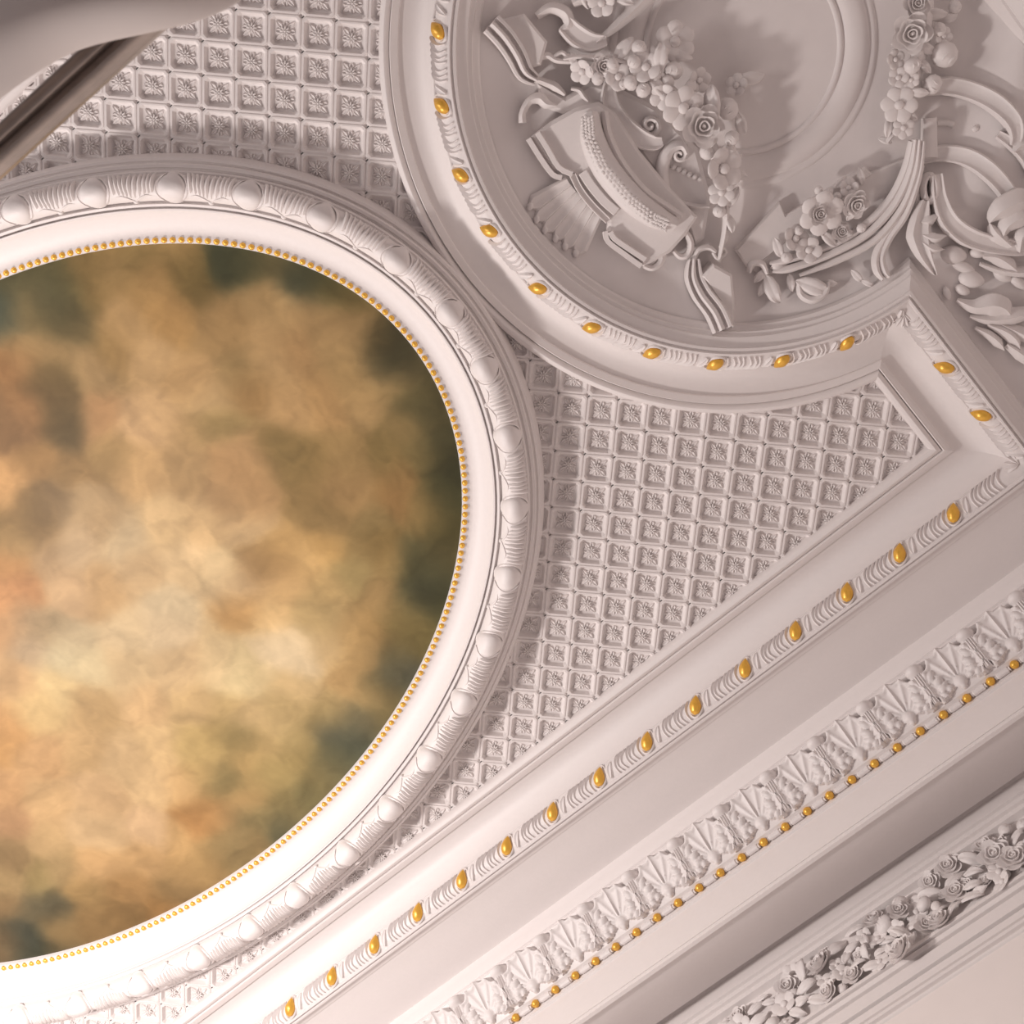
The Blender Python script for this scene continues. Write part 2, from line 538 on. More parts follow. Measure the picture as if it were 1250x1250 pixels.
# leaf cluster between two bosses
mb = MB()
for k in range(10):
    u = (k - 4.5) / 4.5
    x0 = u * .066; x1 = u * .086
    ys = [-.030 + .016 * abs(u), -.008, .012, .030, .043, .049]
    pts = []
    for q, y in enumerate(ys):
        w = q / 5
        pts.append((x0 + (x1 - x0) * w ** 1.6 + .003 * math.sin(3 * w + k), y, roll_h(min(y, .044)) + (.001 + .007 * w)))
    mb.tube(pts, [.002, .0065, .0085, .0080, .0055, .001], [.003, .007, .010, .011, .010, .005], 'ridge', smooth=2)
mb.ell((0, -.044, .016), .010, .008, .009, 0, seg=8, rows=5)
for sg in (-1, 1):
    mb.tube([(sg * .004, -.040, roll_h(.040)), (sg * .022, -.030, roll_h(.030) + .001), (sg * .045, -.022, roll_h(.022) + .001), (sg * .066, -.026, roll_h(.026))], [.003, .005, .004, .001], [.004, .005, .004, .002], 'ridge', smooth=3)
CLUSTER = mb.mesh('leaf_cluster', PLASTER, 55)
bpx = [(20, 258), (113, 237), (209, 230), (303, 240), (392, 270), (478, 326), (546, 385), (593, 450), (622, 535), (627, 622), (618, 705), (596, 787), (566, 858), (524, 928), (478, 990), (425, 1044), (365, 1100), (305, 1135), (242, 1174), (170, 1205), (97, 1235)]
LT = tab[1][-1]
ls = []
for px, py in bpx:
    q = at(px, py, -.145)
    tk = min(range(2000), key=lambda k: (_te[k][0][0] + .190 * _te[k][1][0] - q.x) ** 2 + (_te[k][0][1] + .190 * _te[k][1][1] - q.y) ** 2)
    ls.append(float(np.interp(2 * math.pi * tk / 2000, tab[0], tab[1])))
ls = np.unwrap(np.array(ls) * 2 * math.pi / LT) * LT / (2 * math.pi)
if ls[-1] < ls[0]: ls = ls[::-1]
gap = LT - (ls[-1] - ls[0]); ng = round(gap / .275)
ls = list(ls) + [ls[-1] + gap * (k + 1) / ng for k in range(ng)]       # closes on the first boss
for k in range(len(ls) - 1):
    M = ell_frame(t_at(tab, ls[k]), .190, -.100)
    b = obj('boss', BOSS, oval, M)
    obj('boss_leaf', RIM, b, M)
    M2 = ell_frame(t_at(tab, (ls[k] + ls[k + 1]) / 2), .190, -.100)
    obj('leaf_cluster', CLUSTER, oval, M2)
# gilded beads along the painting
mb = MB()
mb.ell((0, 0, 0), .0125, .0112, .0100, 0, seg=10, rows=7)
OBEAD = mb.mesh('bead', GOLD, None)
tb = arc_table(0.002)
nb = round(tb[1][-1] / .0312)
vis, rest = [], []
for k in range(nb):
    M = ell_frame(t_at(tb, tb[1][-1] * k / nb), .003, -.022)
    px, py = cam_px(M.translation)
    (vis if (px > -60 and len(vis) < 295) else rest).append(M)
for M in vis:
    obj('bead', OBEAD, oval, M)
if rest:
    m2 = MB()
    for M in rest:
        m2.ell(M.translation, .0125, .0112, .0100, 0, seg=8, rows=5)
    o = obj('bead_string', m2.mesh('bead_string', GOLD, None), oval)
    o['kind'] = 'stuff'

# ------------------------------------------------------------------ oval painting of clouds
PC = [(10,345,85,78,55),(40,340,95,85,58),(75,345,100,90,60),(60,365,80,75,55),(5,385,80,80,65),(110,325,125,100,62),(160,320,135,108,68),(220,305,140,110,70),(230,335,110,88,52),(290,320,65,62,42),(278,313,58,58,42),
(45,375,150,122,82),(30,420,165,130,88),(100,345,140,110,68),(85,400,110,92,62),(70,380,85,75,50),(130,332,160,125,82),(180,350,172,132,85),(200,380,172,130,82),(150,395,185,145,100),(130,415,165,128,82),(60,430,175,138,95),(100,450,180,143,100),(175,430,200,158,112),(240,460,195,152,105),(260,480,205,165,118),(285,450,160,128,85),(275,400,165,128,85),(20,440,165,118,78),(55,470,110,86,58),(30,500,168,122,82),(65,500,115,92,62),(10,520,150,112,78),(110,510,200,150,105),(160,520,215,170,125),(200,510,212,168,122),(240,530,180,142,98),(270,520,160,130,85),(40,560,185,140,92),(90,580,165,128,85),(130,555,175,138,92),(170,575,210,165,115),(230,575,190,150,105),(285,580,190,145,100),(5,585,225,170,115),(60,455,105,85,55),(72,515,110,90,62),
(330,320,95,82,55),(365,345,62,60,45),(300,310,90,78,50),(370,325,70,65,45),(400,345,80,72,45),(420,360,110,90,55),(330,370,165,130,88),(390,385,160,125,85),(430,400,150,118,80),(320,420,185,145,100),(360,430,170,130,88),(460,410,85,70,45),(480,415,60,54,38),(465,440,65,58,40),(500,440,72,62,42),(440,440,155,122,82),(480,470,150,120,80),(510,480,85,74,48),(530,500,80,70,46),(300,470,165,125,80),(350,500,190,148,102),(400,490,180,138,92),(450,490,165,130,88),(340,550,140,112,70),(370,570,145,115,72),(300,560,195,150,105),(420,560,165,130,85),(470,560,130,105,65),(500,530,130,105,68),(520,560,110,92,58),(545,540,66,60,40),(552,575,58,54,36),(400,590,165,128,85),(480,585,140,108,68),(340,385,175,138,95),(320,450,190,150,105),(410,410,158,124,84),(440,465,160,126,84),
(5,605,225,170,115),(30,620,150,118,78),(60,615,145,115,82),(45,645,140,108,70),(10,640,160,125,80),(20,660,205,162,108),(100,620,190,155,115),(120,640,205,165,120),(90,660,215,178,138),(150,660,215,182,142),(200,640,232,190,140),(250,640,220,178,130),(280,610,190,148,105),(15,690,215,155,98),(25,720,215,150,98),(5,730,222,158,105),(60,680,200,160,118),(90,720,215,172,128),(130,720,210,165,115),(170,700,215,175,130),(230,690,235,195,148),(210,740,232,200,160),(270,700,225,190,145),(280,720,205,170,130),(40,760,185,150,112),(60,765,190,158,118),(10,770,212,160,112),(40,790,210,175,138),(90,780,215,185,145),(80,800,220,195,155),(160,770,230,195,152),(200,770,235,200,160),(10,830,228,180,130),(70,840,238,200,145),(110,820,235,205,160),(160,820,222,185,140),(220,820,228,188,142),(270,820,225,190,145),(295,830,242,212,162),(40,870,240,198,140),(110,860,215,172,120),(180,860,222,178,130),(240,860,215,175,125),(5,885,230,172,115),(285,870,195,160,108),
(300,610,185,142,98),(380,615,150,118,75),(390,635,145,115,75),(420,600,165,128,85),(450,640,150,122,80),(480,610,155,115,72),(520,620,125,100,62),(545,610,70,65,42),(552,640,80,70,42),(340,670,205,160,105),(390,670,200,155,98),(330,690,180,138,90),(320,700,165,128,88),(440,670,155,125,82),(455,665,125,98,58),(300,720,190,155,118),(300,640,215,175,130),(370,690,215,170,115),(430,700,165,138,92),(480,690,165,132,85),(510,690,85,78,52),(530,700,75,70,48),(520,725,64,62,46),(540,680,90,78,50),(340,720,215,170,118),(400,725,185,150,102),(470,730,175,138,92),(500,740,140,115,72),(530,740,80,74,48),(295,740,200,150,95),(330,760,235,190,135),(390,755,200,165,115),(430,770,195,155,105),(460,770,165,128,82),(490,770,120,100,62),(510,770,115,98,60),(340,790,248,215,175),(370,800,245,212,172),(400,790,225,185,135),(440,800,190,150,100),(480,800,105,92,65),(485,825,82,78,64),(470,840,120,102,68),(310,830,240,205,155),(360,840,232,192,140),(420,830,205,162,110),(450,850,180,145,98),(300,870,230,190,138),(350,870,205,170,118),(400,865,200,165,115),(440,880,118,106,80),(470,870,130,112,75),
(10,900,228,170,110),(50,920,222,172,122),(100,910,225,180,128),(150,930,230,188,140),(200,910,230,188,138),(240,910,200,165,110),(270,900,195,160,105),(295,905,150,128,85),(10,970,225,172,122),(60,980,228,182,132),(120,970,230,185,138),(190,960,232,190,142),(225,960,225,178,125),(250,950,195,158,105),(275,955,140,120,80),(250,990,205,150,95),(245,1005,195,140,88),(270,1000,180,140,95),(295,1000,140,122,85),(20,1000,210,160,118),(60,1030,225,182,132),(120,1010,230,188,142),(180,1010,225,182,140),(220,1030,232,182,125),(270,1030,165,135,92),(295,1030,140,120,85),(20,1050,175,140,100),(10,1080,190,155,110),(50,1075,185,155,105),(80,1060,190,155,110),(120,1060,215,168,118),(170,1050,220,172,120),(220,1060,185,145,98),(250,1050,190,150,100),(210,1090,165,130,88),(160,1090,185,140,92),(110,1090,190,150,100),(65,1105,112,100,78),(40,1110,125,110,84),(15,1105,165,130,92),(30,1140,80,78,66),(40,1155,72,75,65),(15,1150,140,112,82),(70,1135,165,132,90),(110,1130,165,128,85),(150,1120,150,115,75),(60,1165,120,100,70),(200,1110,170,125,78),
(300,880,225,185,135),(340,880,235,195,140),(320,910,210,172,118),(300,920,225,178,118),(290,905,165,138,90),(360,900,185,155,105),(410,895,108,100,80),(425,905,95,94,76),(400,880,165,138,92),(370,930,180,150,98),(330,940,185,155,102),(300,960,195,158,105),(395,940,140,120,80),(410,930,112,106,80),(340,980,150,128,85),(375,965,130,115,78),(350,1000,135,118,82),(310,1000,165,140,95),(290,980,215,165,110),(340,1015,108,100,75),(300,1030,190,150,100)]
# painted colours at measured places of the canvas; the light that falls on the canvas is divided out again
LX, LY, LH = -3.70, 0.25, 2.15
def canvas_light(x, y):
    r2 = (x - LX) ** 2 + (y - LY) ** 2
    return CL_A + CL_B * LH / (r2 + LH * LH) ** 1.5
CL_A, CL_B = np.array([.430, .367, .370]), np.array([8.70, 8.15, 8.40])
def vnoise(x, y, seed):
    rg = np.random.RandomState(seed)
    g = rg.rand(256, 256).astype(np.float32)
    xi = np.floor(x).astype(int); yi = np.floor(y).astype(int)
    fx = x - xi; fy = y - yi
    fx = fx * fx * fx * (fx * (fx * 6 - 15) + 10); fy = fy * fy * fy * (fy * (fy * 6 - 15) + 10)
    a = g[yi % 256, xi % 256]; b = g[yi % 256, (xi + 1) % 256]; c = g[(yi + 1) % 256, xi % 256]; d = g[(yi + 1) % 256, (xi + 1) % 256]
    return (a * (1 - fx) + b * fx) * (1 - fy) + (c * (1 - fx) + d * fx) * fy - .5
def fbm(x, y, seed, oct=5, billow=False):
    s = 0; amp = 1.0; f = 1.0
    for o in range(oct):
        n_ = vnoise(x * f, y * f, seed + o)
        s = s + amp * (np.abs(n_) * 2 - .5 if billow else n_)
        amp *= .52; f *= 2.03
    return s
def painting():
    step = .0085
    gx = np.arange(EC[0] - 2.06, EC[0] + 2.06, step); gy = np.arange(EC[1] - 1.36, EC[1] + 1.36, step)
    nx, ny = len(gx), len(gy)
    XX, YY = np.meshgrid(gx, gy)
    x = XX.ravel(); y = YY.ravel()
    c, s = math.cos(ER), math.sin(ER)
    u = (c * (x - EC[0]) + s * (y - EC[1])) / (EA + .004); v = (-s * (x - EC[0]) + c * (y - EC[1])) / (EB + .004)
    inside = (u * u + v * v) < 1.0
    # brush-swirled lookup position
    wx = x + .030 * fbm(x * 4, y * 4, 3, 4); wy = y + .030 * fbm(x * 4 + 40, y * 4 + 9, 5, 4)
    qx = x + .10 * fbm(x * 3.5, y * 3.5, 51, 5); qy = y + .10 * fbm(x * 3.5 + 31, y * 3.5, 61, 5)
    qx, qy = qx + .05 * fbm(qx * 8, qy * 8, 71, 4), qy + .05 * fbm(qx * 8 + 11, qy * 8, 81, 4)
    wx = wx + .35 * (qx - x); wy = wy + .35 * (qy - y)
    num = np.zeros((len(x), 3), np.float32); den = np.full(len(x), 1e-9, np.float32)
    for px, py, r, g, b in PC:
        p = at(px, py, 0.0)
        lin = ((np.array([r, g, b]) / 255.0 + .055) / 1.055) ** 2.4
        lin = np.log(lin / canvas_light(p.x, p.y))
        d2 = (wx - p.x) ** 2 + (wy - p.y) ** 2
        w = (np.exp(-d2 / (2 * .047 ** 2)) + 3e-3 * np.exp(-d2 / (2 * .16 ** 2)) + 1e-6 / (d2 + .05)).astype(np.float32)
        num += w[:, None] * lin[None, :].astype(np.float32); den += w
    col = np.exp(num / den[:, None])
    puff = fbm(qx * 4.5, qy * 4.5, 77, 5, True)            # rounded heads with dark creases between
    wisp = np.abs(fbm(qx * 9 + 3, qy * 14, 131, 5))
    fine = fbm(qx * 34, qy * 20, 91, 4)
    col = col * np.exp(.24 * (puff - .02) - .22 * (wisp - .26) + .07 * fine)[:, None]
    col = np.clip(col, .004, .93)
    idx = np.full(nx * ny, -1, int); keep = np.nonzero(inside)[0]; idx[keep] = np.arange(len(keep))
    I = idx.reshape(ny, nx)
    q = np.stack([I[:-1, :-1], I[1:, :-1], I[1:, 1:], I[:-1, 1:]], -1).reshape(-1, 4)
    q = q[(q >= 0).all(1)]
    me = bpy.data.meshes.new('canvas')
    co = np.c_[x[keep], y[keep], np.full(len(keep), H + .000)]
    me.vertices.add(len(keep)); me.vertices.foreach_set('co', co.ravel())
    me.loops.add(q.size); me.loops.foreach_set('vertex_index', q.ravel())
    me.polygons.add(len(q)); me.polygons.foreach_set('loop_start', np.arange(0, q.size, 4))
    me.update(calc_edges=True); me.validate()
    at_ = me.color_attributes.new('paint', 'FLOAT_COLOR', 'POINT')
    at_.data.foreach_set('color', np.c_[col[keep], np.ones(len(keep))].ravel())
    return me
def paint_mat():
    m = bpy.data.materials.new('cloud_painting'); m.use_nodes = True
    nt = m.node_tree; b = nt.nodes['Principled BSDF']
    b.inputs['Roughness'].default_value = .55; b.inputs['Specular IOR Level'].default_value = .2
    a = nt.nodes.new('ShaderNodeVertexColor'); a.layer_name = 'paint'
    g = nt.nodes.new('ShaderNodeNewGeometry')
    n1 = nt.nodes.new('ShaderNodeTexNoise'); n1.inputs['Scale'].default_value = 9; n1.inputs['Detail'].default_value = 7; n1.inputs['Distortion'].default_value = 1.6
    nt.links.new(g.outputs['Position'], n1.inputs['Vector'])
    mr = nt.nodes.new('ShaderNodeMapRange'); mr.inputs[1].default_value = .25; mr.inputs[2].default_value = .75; mr.inputs[3].default_value = .95; mr.inputs[4].default_value = 1.05
    nt.links.new(n1.outputs['Fac'], mr.inputs[0])
    mx = nt.nodes.new('ShaderNodeMix'); mx.data_type = 'RGBA'; mx.blend_type = 'MULTIPLY'; mx.inputs[0].default_value = 1
    nt.links.new(a.outputs['Color'], mx.inputs[6]); nt.links.new(mr.outputs[0], mx.inputs[7])
    nt.links.new(mx.outputs[2], b.inputs['Base Color'])
    return m
me = painting()
me.materials.append(paint_mat())
pic = obj('oval_painting', me)
tag(pic, 'oval ceiling painting of swirling peach and brown clouds with dark olive gaps', 'painting')


# ------------------------------------------------------------------ border: gilded eggs and leaf sprays
def border_frame(kind, v, s=.214, z=-.142):
    """frame on the ovolo; kind long: v = X, short: v = Y, arc: v = angle"""
    if kind == 'long':
        p, t, sd = (v, Y0 + s), (1, 0), (0, 1)
    elif kind == 'short':
        p, t, sd = (X0 + s, v), (0, -1), (1, 0)
    else:
        c, n = math.cos(v), math.sin(v)
        p, t, sd = (CX + (R0 - s) * c, CY + (R0 - s) * n), (-n, c), (-c, -n)
    t = Vector((t[0], t[1], 0)); sd = Vector((sd[0], sd[1], 0))
    y = (-sd * .64 + Vector((0, 0, .77))).normalized()
    return frame((p[0], p[1], H + z), t, y, t.cross(y))
# egg: pointed end towards +x +y
mb = MB()
rings = []
ca, sa = math.cos(math.radians(52)), math.sin(math.radians(52))
for k in range(11):
    u = -1 + 2 * k / 10
    r = math.sqrt(max(0, 1 - u * u)) * (1 - .62 * max(u, 0) ** 1.3 - .06 * u) + .004
    L = .039
    cxy = Vector((ca * u * L, sa * u * L, .011 + .003 * u))
    rings.append([cxy + Vector((-sa, ca, 0)) * (.0232 * r * math.cos(a)) + Vector((0, 0, 1)) * (.021 * r * math.sin(a)) for a in [2 * math.pi * q / 12 for q in range(12)]])
mb.loft(rings)
EGG = mb.mesh('egg', GOLD, None)
mb = MB()
mb.tube([Vector((ca * .046 * math.cos(a) - sa * .0270 * math.sin(a), sa * .046 * math.cos(a) + ca * .0270 * math.sin(a), .002)) for a in [2 * math.pi * q / 20 for q in range(20)]], .004, .006, 'round', smooth=1, closed=True)
CUP = mb.mesh('egg_cup', PLASTER, 60)
def spray_mesh(width):
    """row of curled leaf blades filling the gap between two eggs, centred at x = 0"""
    m = MB()
    L = width - .060
    def X(u): return -L / 2 + u * L
    # veined oval leaf next to the egg
    c = Vector((X(.13), -.004, .003))
    m.tube([c + Vector((-.016, -.028, 0)), c + Vector((-.008, -.008, .003)), c + Vector((.002, .012, .003)), c + Vector((.014, .030, 0))], [.004, .0135, .0125, .002], [.006, .011, .011, .005], 'vein', smooth=3)
    for q, u in enumerate((.34, .44, .54, .66, .76, .86, .97)):
        b = Vector((X(u), 0, 0))
        bow = .009 if q % 3 else .004
        m.tube([b + Vector((-.012, -.036, .0)), b + Vector((-.010 - bow, -.012, .006)), b + Vector((-.004 - bow * .6, .012, .008)), b + Vector((.010, .030, .005)), b + Vector((.017, .033, .002))],
               [.002, .0052, .0058, .005, .0015], [.004, .009, .010, .009, .004], 'ridge', smooth=3)
    m.tube([Vector((X(0) - .01, .036, -.002)), Vector((X(.5), .037, -.002)), Vector((X(1) + .012, .036, -.002))], .0035, .005, 'round', smooth=2)
    return m.mesh('leaf_spray', PLASTER, 55)
SPRAY = spray_mesh(.240)
kz = 1 - .142 / 4.743
xl = [(-3.237 + .24744 * k) * kz for k in range(-6, 15)]
for k, x in enumerate(xl):
    M = border_frame('long', x)
    e_ = obj('egg', EGG, trim_1, M); obj('egg_cup', CUP, e_, M)
    obj('leaf_spray', SPRAY, trim_1, border_frame('long', x + .120 if k == len(xl) - 1 else (x + xl[k + 1]) / 2))
ye = [at(1192, 509, -.14).y, at(1148, 450, -.14).y]
for y in ye:
    M = border_frame('short', y)
    e_ = obj('egg', EGG, trim_1, M); obj('egg_cup', CUP, e_, M)
obj('leaf_spray', SPRAY, trim_1, border_frame('short', sum(ye) / 2))
obj('leaf_spray', SPRAY, trim_1, border_frame('short', ye[0] + .135))
obj('leaf_spray', SPRAY, trim_1, border_frame('short', ye[1] - .135))
# corner leaf where the runs meet
mb = MB()
for a in (-50, -25, 0, 25, 50):
    d = Vector((math.cos(math.radians(a)), math.sin(math.radians(a)), 0))
    mb.tube([d * -.02, d * .02 + Vector((0, 0, .01)), d * .050 + Vector((0, 0, .006))], [.004, .011, .002], [.006, .012, .005], 'ridge', smooth=3)
CORNER = mb.mesh('corner_leaf', PLASTER, 55)
obj('corner_leaf', CORNER, trim_1, down_frame((X0 + .205, Y0 + .205, H - .138), math.radians(225)))
obj('corner_leaf', CORNER, trim_1, down_frame((X0 + .208, arcB(.21) + .0, H - .138), math.radians(130)))
ae = [(535, 37), (540, 128), (561, 213), (595, 282), (656, 351), (722, 398), (796, 427), (872, 443), (953, 440), (1033, 421)]
aa = []
for px, py in ae:
    p = at(px, py, -.142)
    aa.append(math.atan2(p.y - CY, p.x - CX) % (2 * math.pi))
aa = [aa[0] + .26, aa[0] + .26 * 2] [::-1] + aa
for a in aa:
    M = border_frame('arc', a)
    e_ = obj('egg', EGG, trim_1, M); obj('egg_cup', CUP, e_, M)
for a, b in zip(aa[:-1], aa[1:]):
    obj('leaf_spray', SPRAY, trim_1, border_frame('arc', (a + b) / 2))
obj('leaf_spray', SPRAY, trim_1, border_frame('arc', aa[-1] - .13))

# ------------------------------------------------------------------ cornice: leaf band, gilded beads and reels
bd = Vector((0, .117, -.147)).normalized()
def band_frame(x, t=0.0, end=False):
    if not end:
        return frame((x, 2.657 - .117 * t - .004, H - .300 + .147 * t), (1, 0, 0), -bd, Vector((1, 0, 0)).cross(-bd))
    b2 = Vector((bd.y, 0, bd.z))
    ax = Vector((0, -1, 0))
    return frame((2.657 - DX - .004, x, H - .300), ax, -b2, ax.cross(-b2))
def heightfield(x0, x1, y0, y1, nx, ny, fn, name):
    m = MB()
    hs = []
    for j in range(ny + 1):
        for i in range(nx + 1):
            x = x0 + (x1 - x0) * i / nx; y = y0 + (y1 - y0) * j / ny
            h = fn(x, y)
            hs.append(h)
            t = y / .187
            m.v.append((x, y, max(h, -.012) + .008 * math.sin(2 * math.pi * (1 - t)) * -1 * .0))
    for j in range(ny):
        for i in range(nx):
            q = (j * (nx + 1) + i, j * (nx + 1) + i + 1, (j + 1) * (nx + 1) + i + 1, (j + 1) * (nx + 1) + i)
            if max(hs[k] for k in q) > -.011:
                m.f.append(q)
    used_ = sorted({k for f in m.f for k in f}); mp = {k: i for i, k in enumerate(used_)}
    m.v = [m.v[k] for k in used_]; m.f = [tuple(mp[k] for k in f) for f in m.f]
    return m.mesh(name, PLASTER, 75)
def bump_e(x, y, cx, cy, a, b, ang, h, p=.5):
    c, s_ = math.cos(ang), math.sin(ang)
    u = (c * (x - cx) + s_ * (y - cy)) / a; v = (-s_ * (x - cx) + c * (y - cy)) / b
    q = 1 - u * u - v * v
    return h * q ** p if q > 0 else -.012
def palm_h(x, y):
    dx, dy = x, y - .038
    r = math.hypot(dx, dy); th = math.degrees(math.atan2(dx, dy))
    h = -.012
    if abs(th) < 112:
        R = (.146 - .050 * (abs(th) / 112) ** 1.5) * (1 + .035 * math.cos(math.radians(th * 360 / 22)))
        if r < R:
            w = abs(math.sin(math.radians(th / 22 * 180)))
            h = .006 + .013 * (r / R) + (.012 * (1 - w ** .55)) * min(1, r / .04)
            if r > .86 * R: h += .009 * min(1, (r - .86 * R) / (.07 * R)) * min(1, (R - r) / (.03 * R) + .3)
    h = max(h, bump_e(x, y, 0, .036, .026, .026, 0, .026), bump_e(x, y, 0, .016, .014, .014, 0, .020))
    return h
PALM = heightfield(-.112, .112, 0.0, .190, 46, 40, palm_h, 'palmette')
def acan_h(x, y):
    ax = abs(x) * 1.24
    h = -.012
    t = (y - .012) / .160
    if 0 < t < 1:
        w = .014 + .026 * t
        if ax < w:
            h = .016 + .014 * math.sqrt(1 - (ax / w) ** 2) + .0045 * math.cos(2 * math.pi * ax / .0125)
    L = ((.046, .118, .036, .022, .75, .034), (.060, .086, .034, .020, .45, .036), (.062, .056, .030, .018, .05, .036), (.050, .032, .026, .016, -.5, .032), (.086, .044, .020, .017, .2, .028), (.080, .066, .018, .014, .4, .028), (.028, .020, .020, .012, -1.0, .024))
    for cx_, cy_, a_, b_, an, hh in L:
        e_ = bump_e(ax, y + .008, cx_, cy_, a_, b_, an, hh, .45)
        if e_ > 0:
            e_ -= .004 * (1 + math.cos(2 * math.pi * ((ax - cx_) * math.sin(an) - (y - cy_) * math.cos(an)) / .011)) * .5
        h = max(h, e_)
    h = max(h, bump_e(x, y, 0, .166, .036, .026, 0, .052, .4))
    return h
ACAN = heightfield(-.110, .110, 0.0, .196, 48, 42, acan_h, 'acanthus_leaf')
for k in range(-7, 12):
    x = -1.313 * .985 + .2315 * k
    x = -1.300 + .2315 * k
    obj('palmette', PALM, trim_2, band_frame(x))
    obj('acanthus_leaf', ACAN, trim_2, band_frame(x + .11575))
for k in range(6):
    y = 2.2 - .2315 * k
    obj('palmette', PALM, trim_2, band_frame(y, end=True))
    obj('acanthus_leaf', ACAN, trim_2, band_frame(y - .11575, end=True))
mb = MB(); mb.ell((0, 0, 0), .0165, .0165, .0165, 0, seg=12, rows=8)
CBEAD = mb.mesh('bead', GOLD, None)
mb = MB()
mb.loft([[(x, .0125 * r * math.cos(a), .0125 * r * math.sin(a)) for a in [2 * math.pi * q / 10 for q in range(10)]] for x, r in ((-.033, .45), (-.031, .85), (-.026, .6), (-.022, 1), (.022, 1), (.026, .6), (.031, .85), (.033, .45))])
REEL = mb.mesh('reel', PLASTER, 35)
for k in range(-18, 26):
    x = -1.420 + .10475 * k
    if x > 2.68 - DX - .05: continue
    obj('bead', CBEAD, trim_2, Matrix.Translation((x, 2.676, H - .313)))
    obj('reel', REEL, trim_2, Matrix.Translation((x + .0524, 2.678, H - .312)))

# ------------------------------------------------------------------ modelled flowers and leaves (unit size, local z outward)
def petal_bowl(m, R, h0, h1, lobes, amp, ph, open_=1.0, thick=.05):
    """open cup with a lobed rim, closed shell"""
    N = lobes * 6
    def ring(r, h, a_):
        out = []
        for k in range(N):
            t = 2 * math.pi * k / N
            w = 1 + a_ * (abs(math.cos(lobes * t / 2 + ph)) - .6)
            out.append((r * w * math.cos(t), r * w * math.sin(t), h + .5 * a_ * (h1 - h0) * math.cos(lobes * t + ph)))
        return out
    m.loft([ring(R * .15, h0 - .1, 0), ring(R * .6, h0, 0), ring(R * .9, (h0 + h1) / 2, amp * .6), ring(R * open_, h1, amp),
            ring(R * (open_ - thick * 1.2), h1 - .02, amp), ring(R * .74, (h0 + h1) / 2 - .0, amp * .5), ring(R * .40, h0 + .12, 0), ring(R * .05, h0 + .08, 0)])
def make_rose():
    m = MB()
    petal_bowl(m, 1.0, .05, .42, 5, .28, 0)
    petal_bowl(m, .74, .18, .66, 5, .22, .7, 1.02, .08)
    petal_bowl(m, .50, .30, .80, 4, .2, .3, 1.0, .12)
    petal_bowl(m, .28, .40, .84, 3, .16, .9, .95, .2)
    m.ell((0, 0, .62), .13, .11, .16, 0, seg=8, rows=5)
    return m.mesh('rose', PLASTER, 50)
def make_blossom(n=5, cup=.35):
    m = MB()
    for k in range(n):
        a = 2 * math.pi * k / n
        d = Vector((math.cos(a), math.sin(a), 0)); q = Vector((-d.y, d.x, 0)); z = Vector((0, 0, 1))
        ax = (d * .95 + z * cup).normalized()
        nn = ax.cross(q).normalized() * -1
        m.blob(d * .56 + z * (.22 + cup * .25), q * (1.35 / n ** .62), nn * .13, ax * .48, seg=8, rows=6)
    m.ell((0, 0, .34), .27, .27, .22, 0, seg=10, rows=6)
    m.ell((0, 0, .02), .5, .5, .16, 0, seg=10, rows=5)
    return m.mesh('blossom', PLASTER, 50)
def make_bud():
    m = MB()
    m.blob((0, 0, .45), (.78, 0, 0), (0, .85, 0), (0, 0, .72), seg=10, rows=7)
    m.tube([(-.5, .1, .75), (-.1, .3, 1.1), (.4, .1, .85)], .10, .12, 'ridge', smooth=3)
    m.tube([(-.5, -.3, .7), (.0, -.2, 1.12), (.5, -.4, .7)], .10, .12, 'ridge', smooth=3)
    return m.mesh('bud', PLASTER, 60)
def make_leaf(curl=.3):
    m = MB()
    m.tube([(-1, 0, 0), (-.6, .02, .18), (-.1, 0, .32 + curl * .3), (.45, -.03, .30 + curl * .5), (.8, 0, .18 + curl * .4), (1.0, .05, .02 + curl * .2)], [.05, .36, .48, .40, .20, .02], [.10, .16, .20, .18, .14, .06], 'vein', smooth=3)
    return m.mesh('leaf', PLASTER, 60)
def make_tulip():
    m = MB()
    petal_bowl(m, .62, .0, 1.05, 3, .25, 0, .95, .10)
    petal_bowl(m, .50, .1, 1.2, 3, .22, 1.4, .85, .14)
    return m.mesh('tulip', PLASTER, 55)
ROSE, BLOSSOM, BLOSSOM6, BUD, LEAF, LEAFC, TULIP = make_rose(), make_blossom(5), make_blossom(6, .1), make_bud(), make_leaf(.2), make_leaf(.7), make_tulip()
KIND = {'r': ('rose', ROSE), 'b': ('blossom', BLOSSOM), 's': ('blossom', BLOSSOM6), 'u': ('bud', BUD), 'l': ('leaf', LEAF), 'c': ('leaf', LEAFC), 't': ('tulip', TULIP)}
rnd = random.Random(11)
PXM = 1 / 318.0                     # metres for one measured unit on the ceiling
def tilt(M, amt):
    return M @ Matrix.Rotation(rnd.uniform(-amt, amt), 4, 'X') @ Matrix.Rotation(rnd.uniform(-amt, amt), 4, 'Y')
def put(parent, kind, px, py, size, h, ang=None, am=.35):
    """flower on the ceiling at height h under the plain field; size in measured units (half width)"""
    name, me = KIND[kind]
    p = P3(px, py, h)
    a = math.radians(ang) if ang is not None else rnd.uniform(0, 6.28)
    M = tilt(down_frame(p, a, size * PXM), am)
    return obj(name, me, parent, M)
def P3(px, py, h):
    q = at(px, py, Z_FIELD)
    return at(px, py, field_z(q.x, q.y) - h)
DN = (0, 0, -1)
def strip(parent, name, pts, w, hgt, sect='round', smooth=5, sharp=50):
    """swept plaster strip through measured points (px, py, height)"""
    m = MB()
    if isinstance(w, (list, tuple)): w = [v * PXM for v in w]
    else: w = w * PXM
    m.tube([P3(*p) for p in pts], w, hgt, sect, up=DN, smooth=smooth)
    return obj(name, m.mesh(name, PLASTER, sharp), parent)
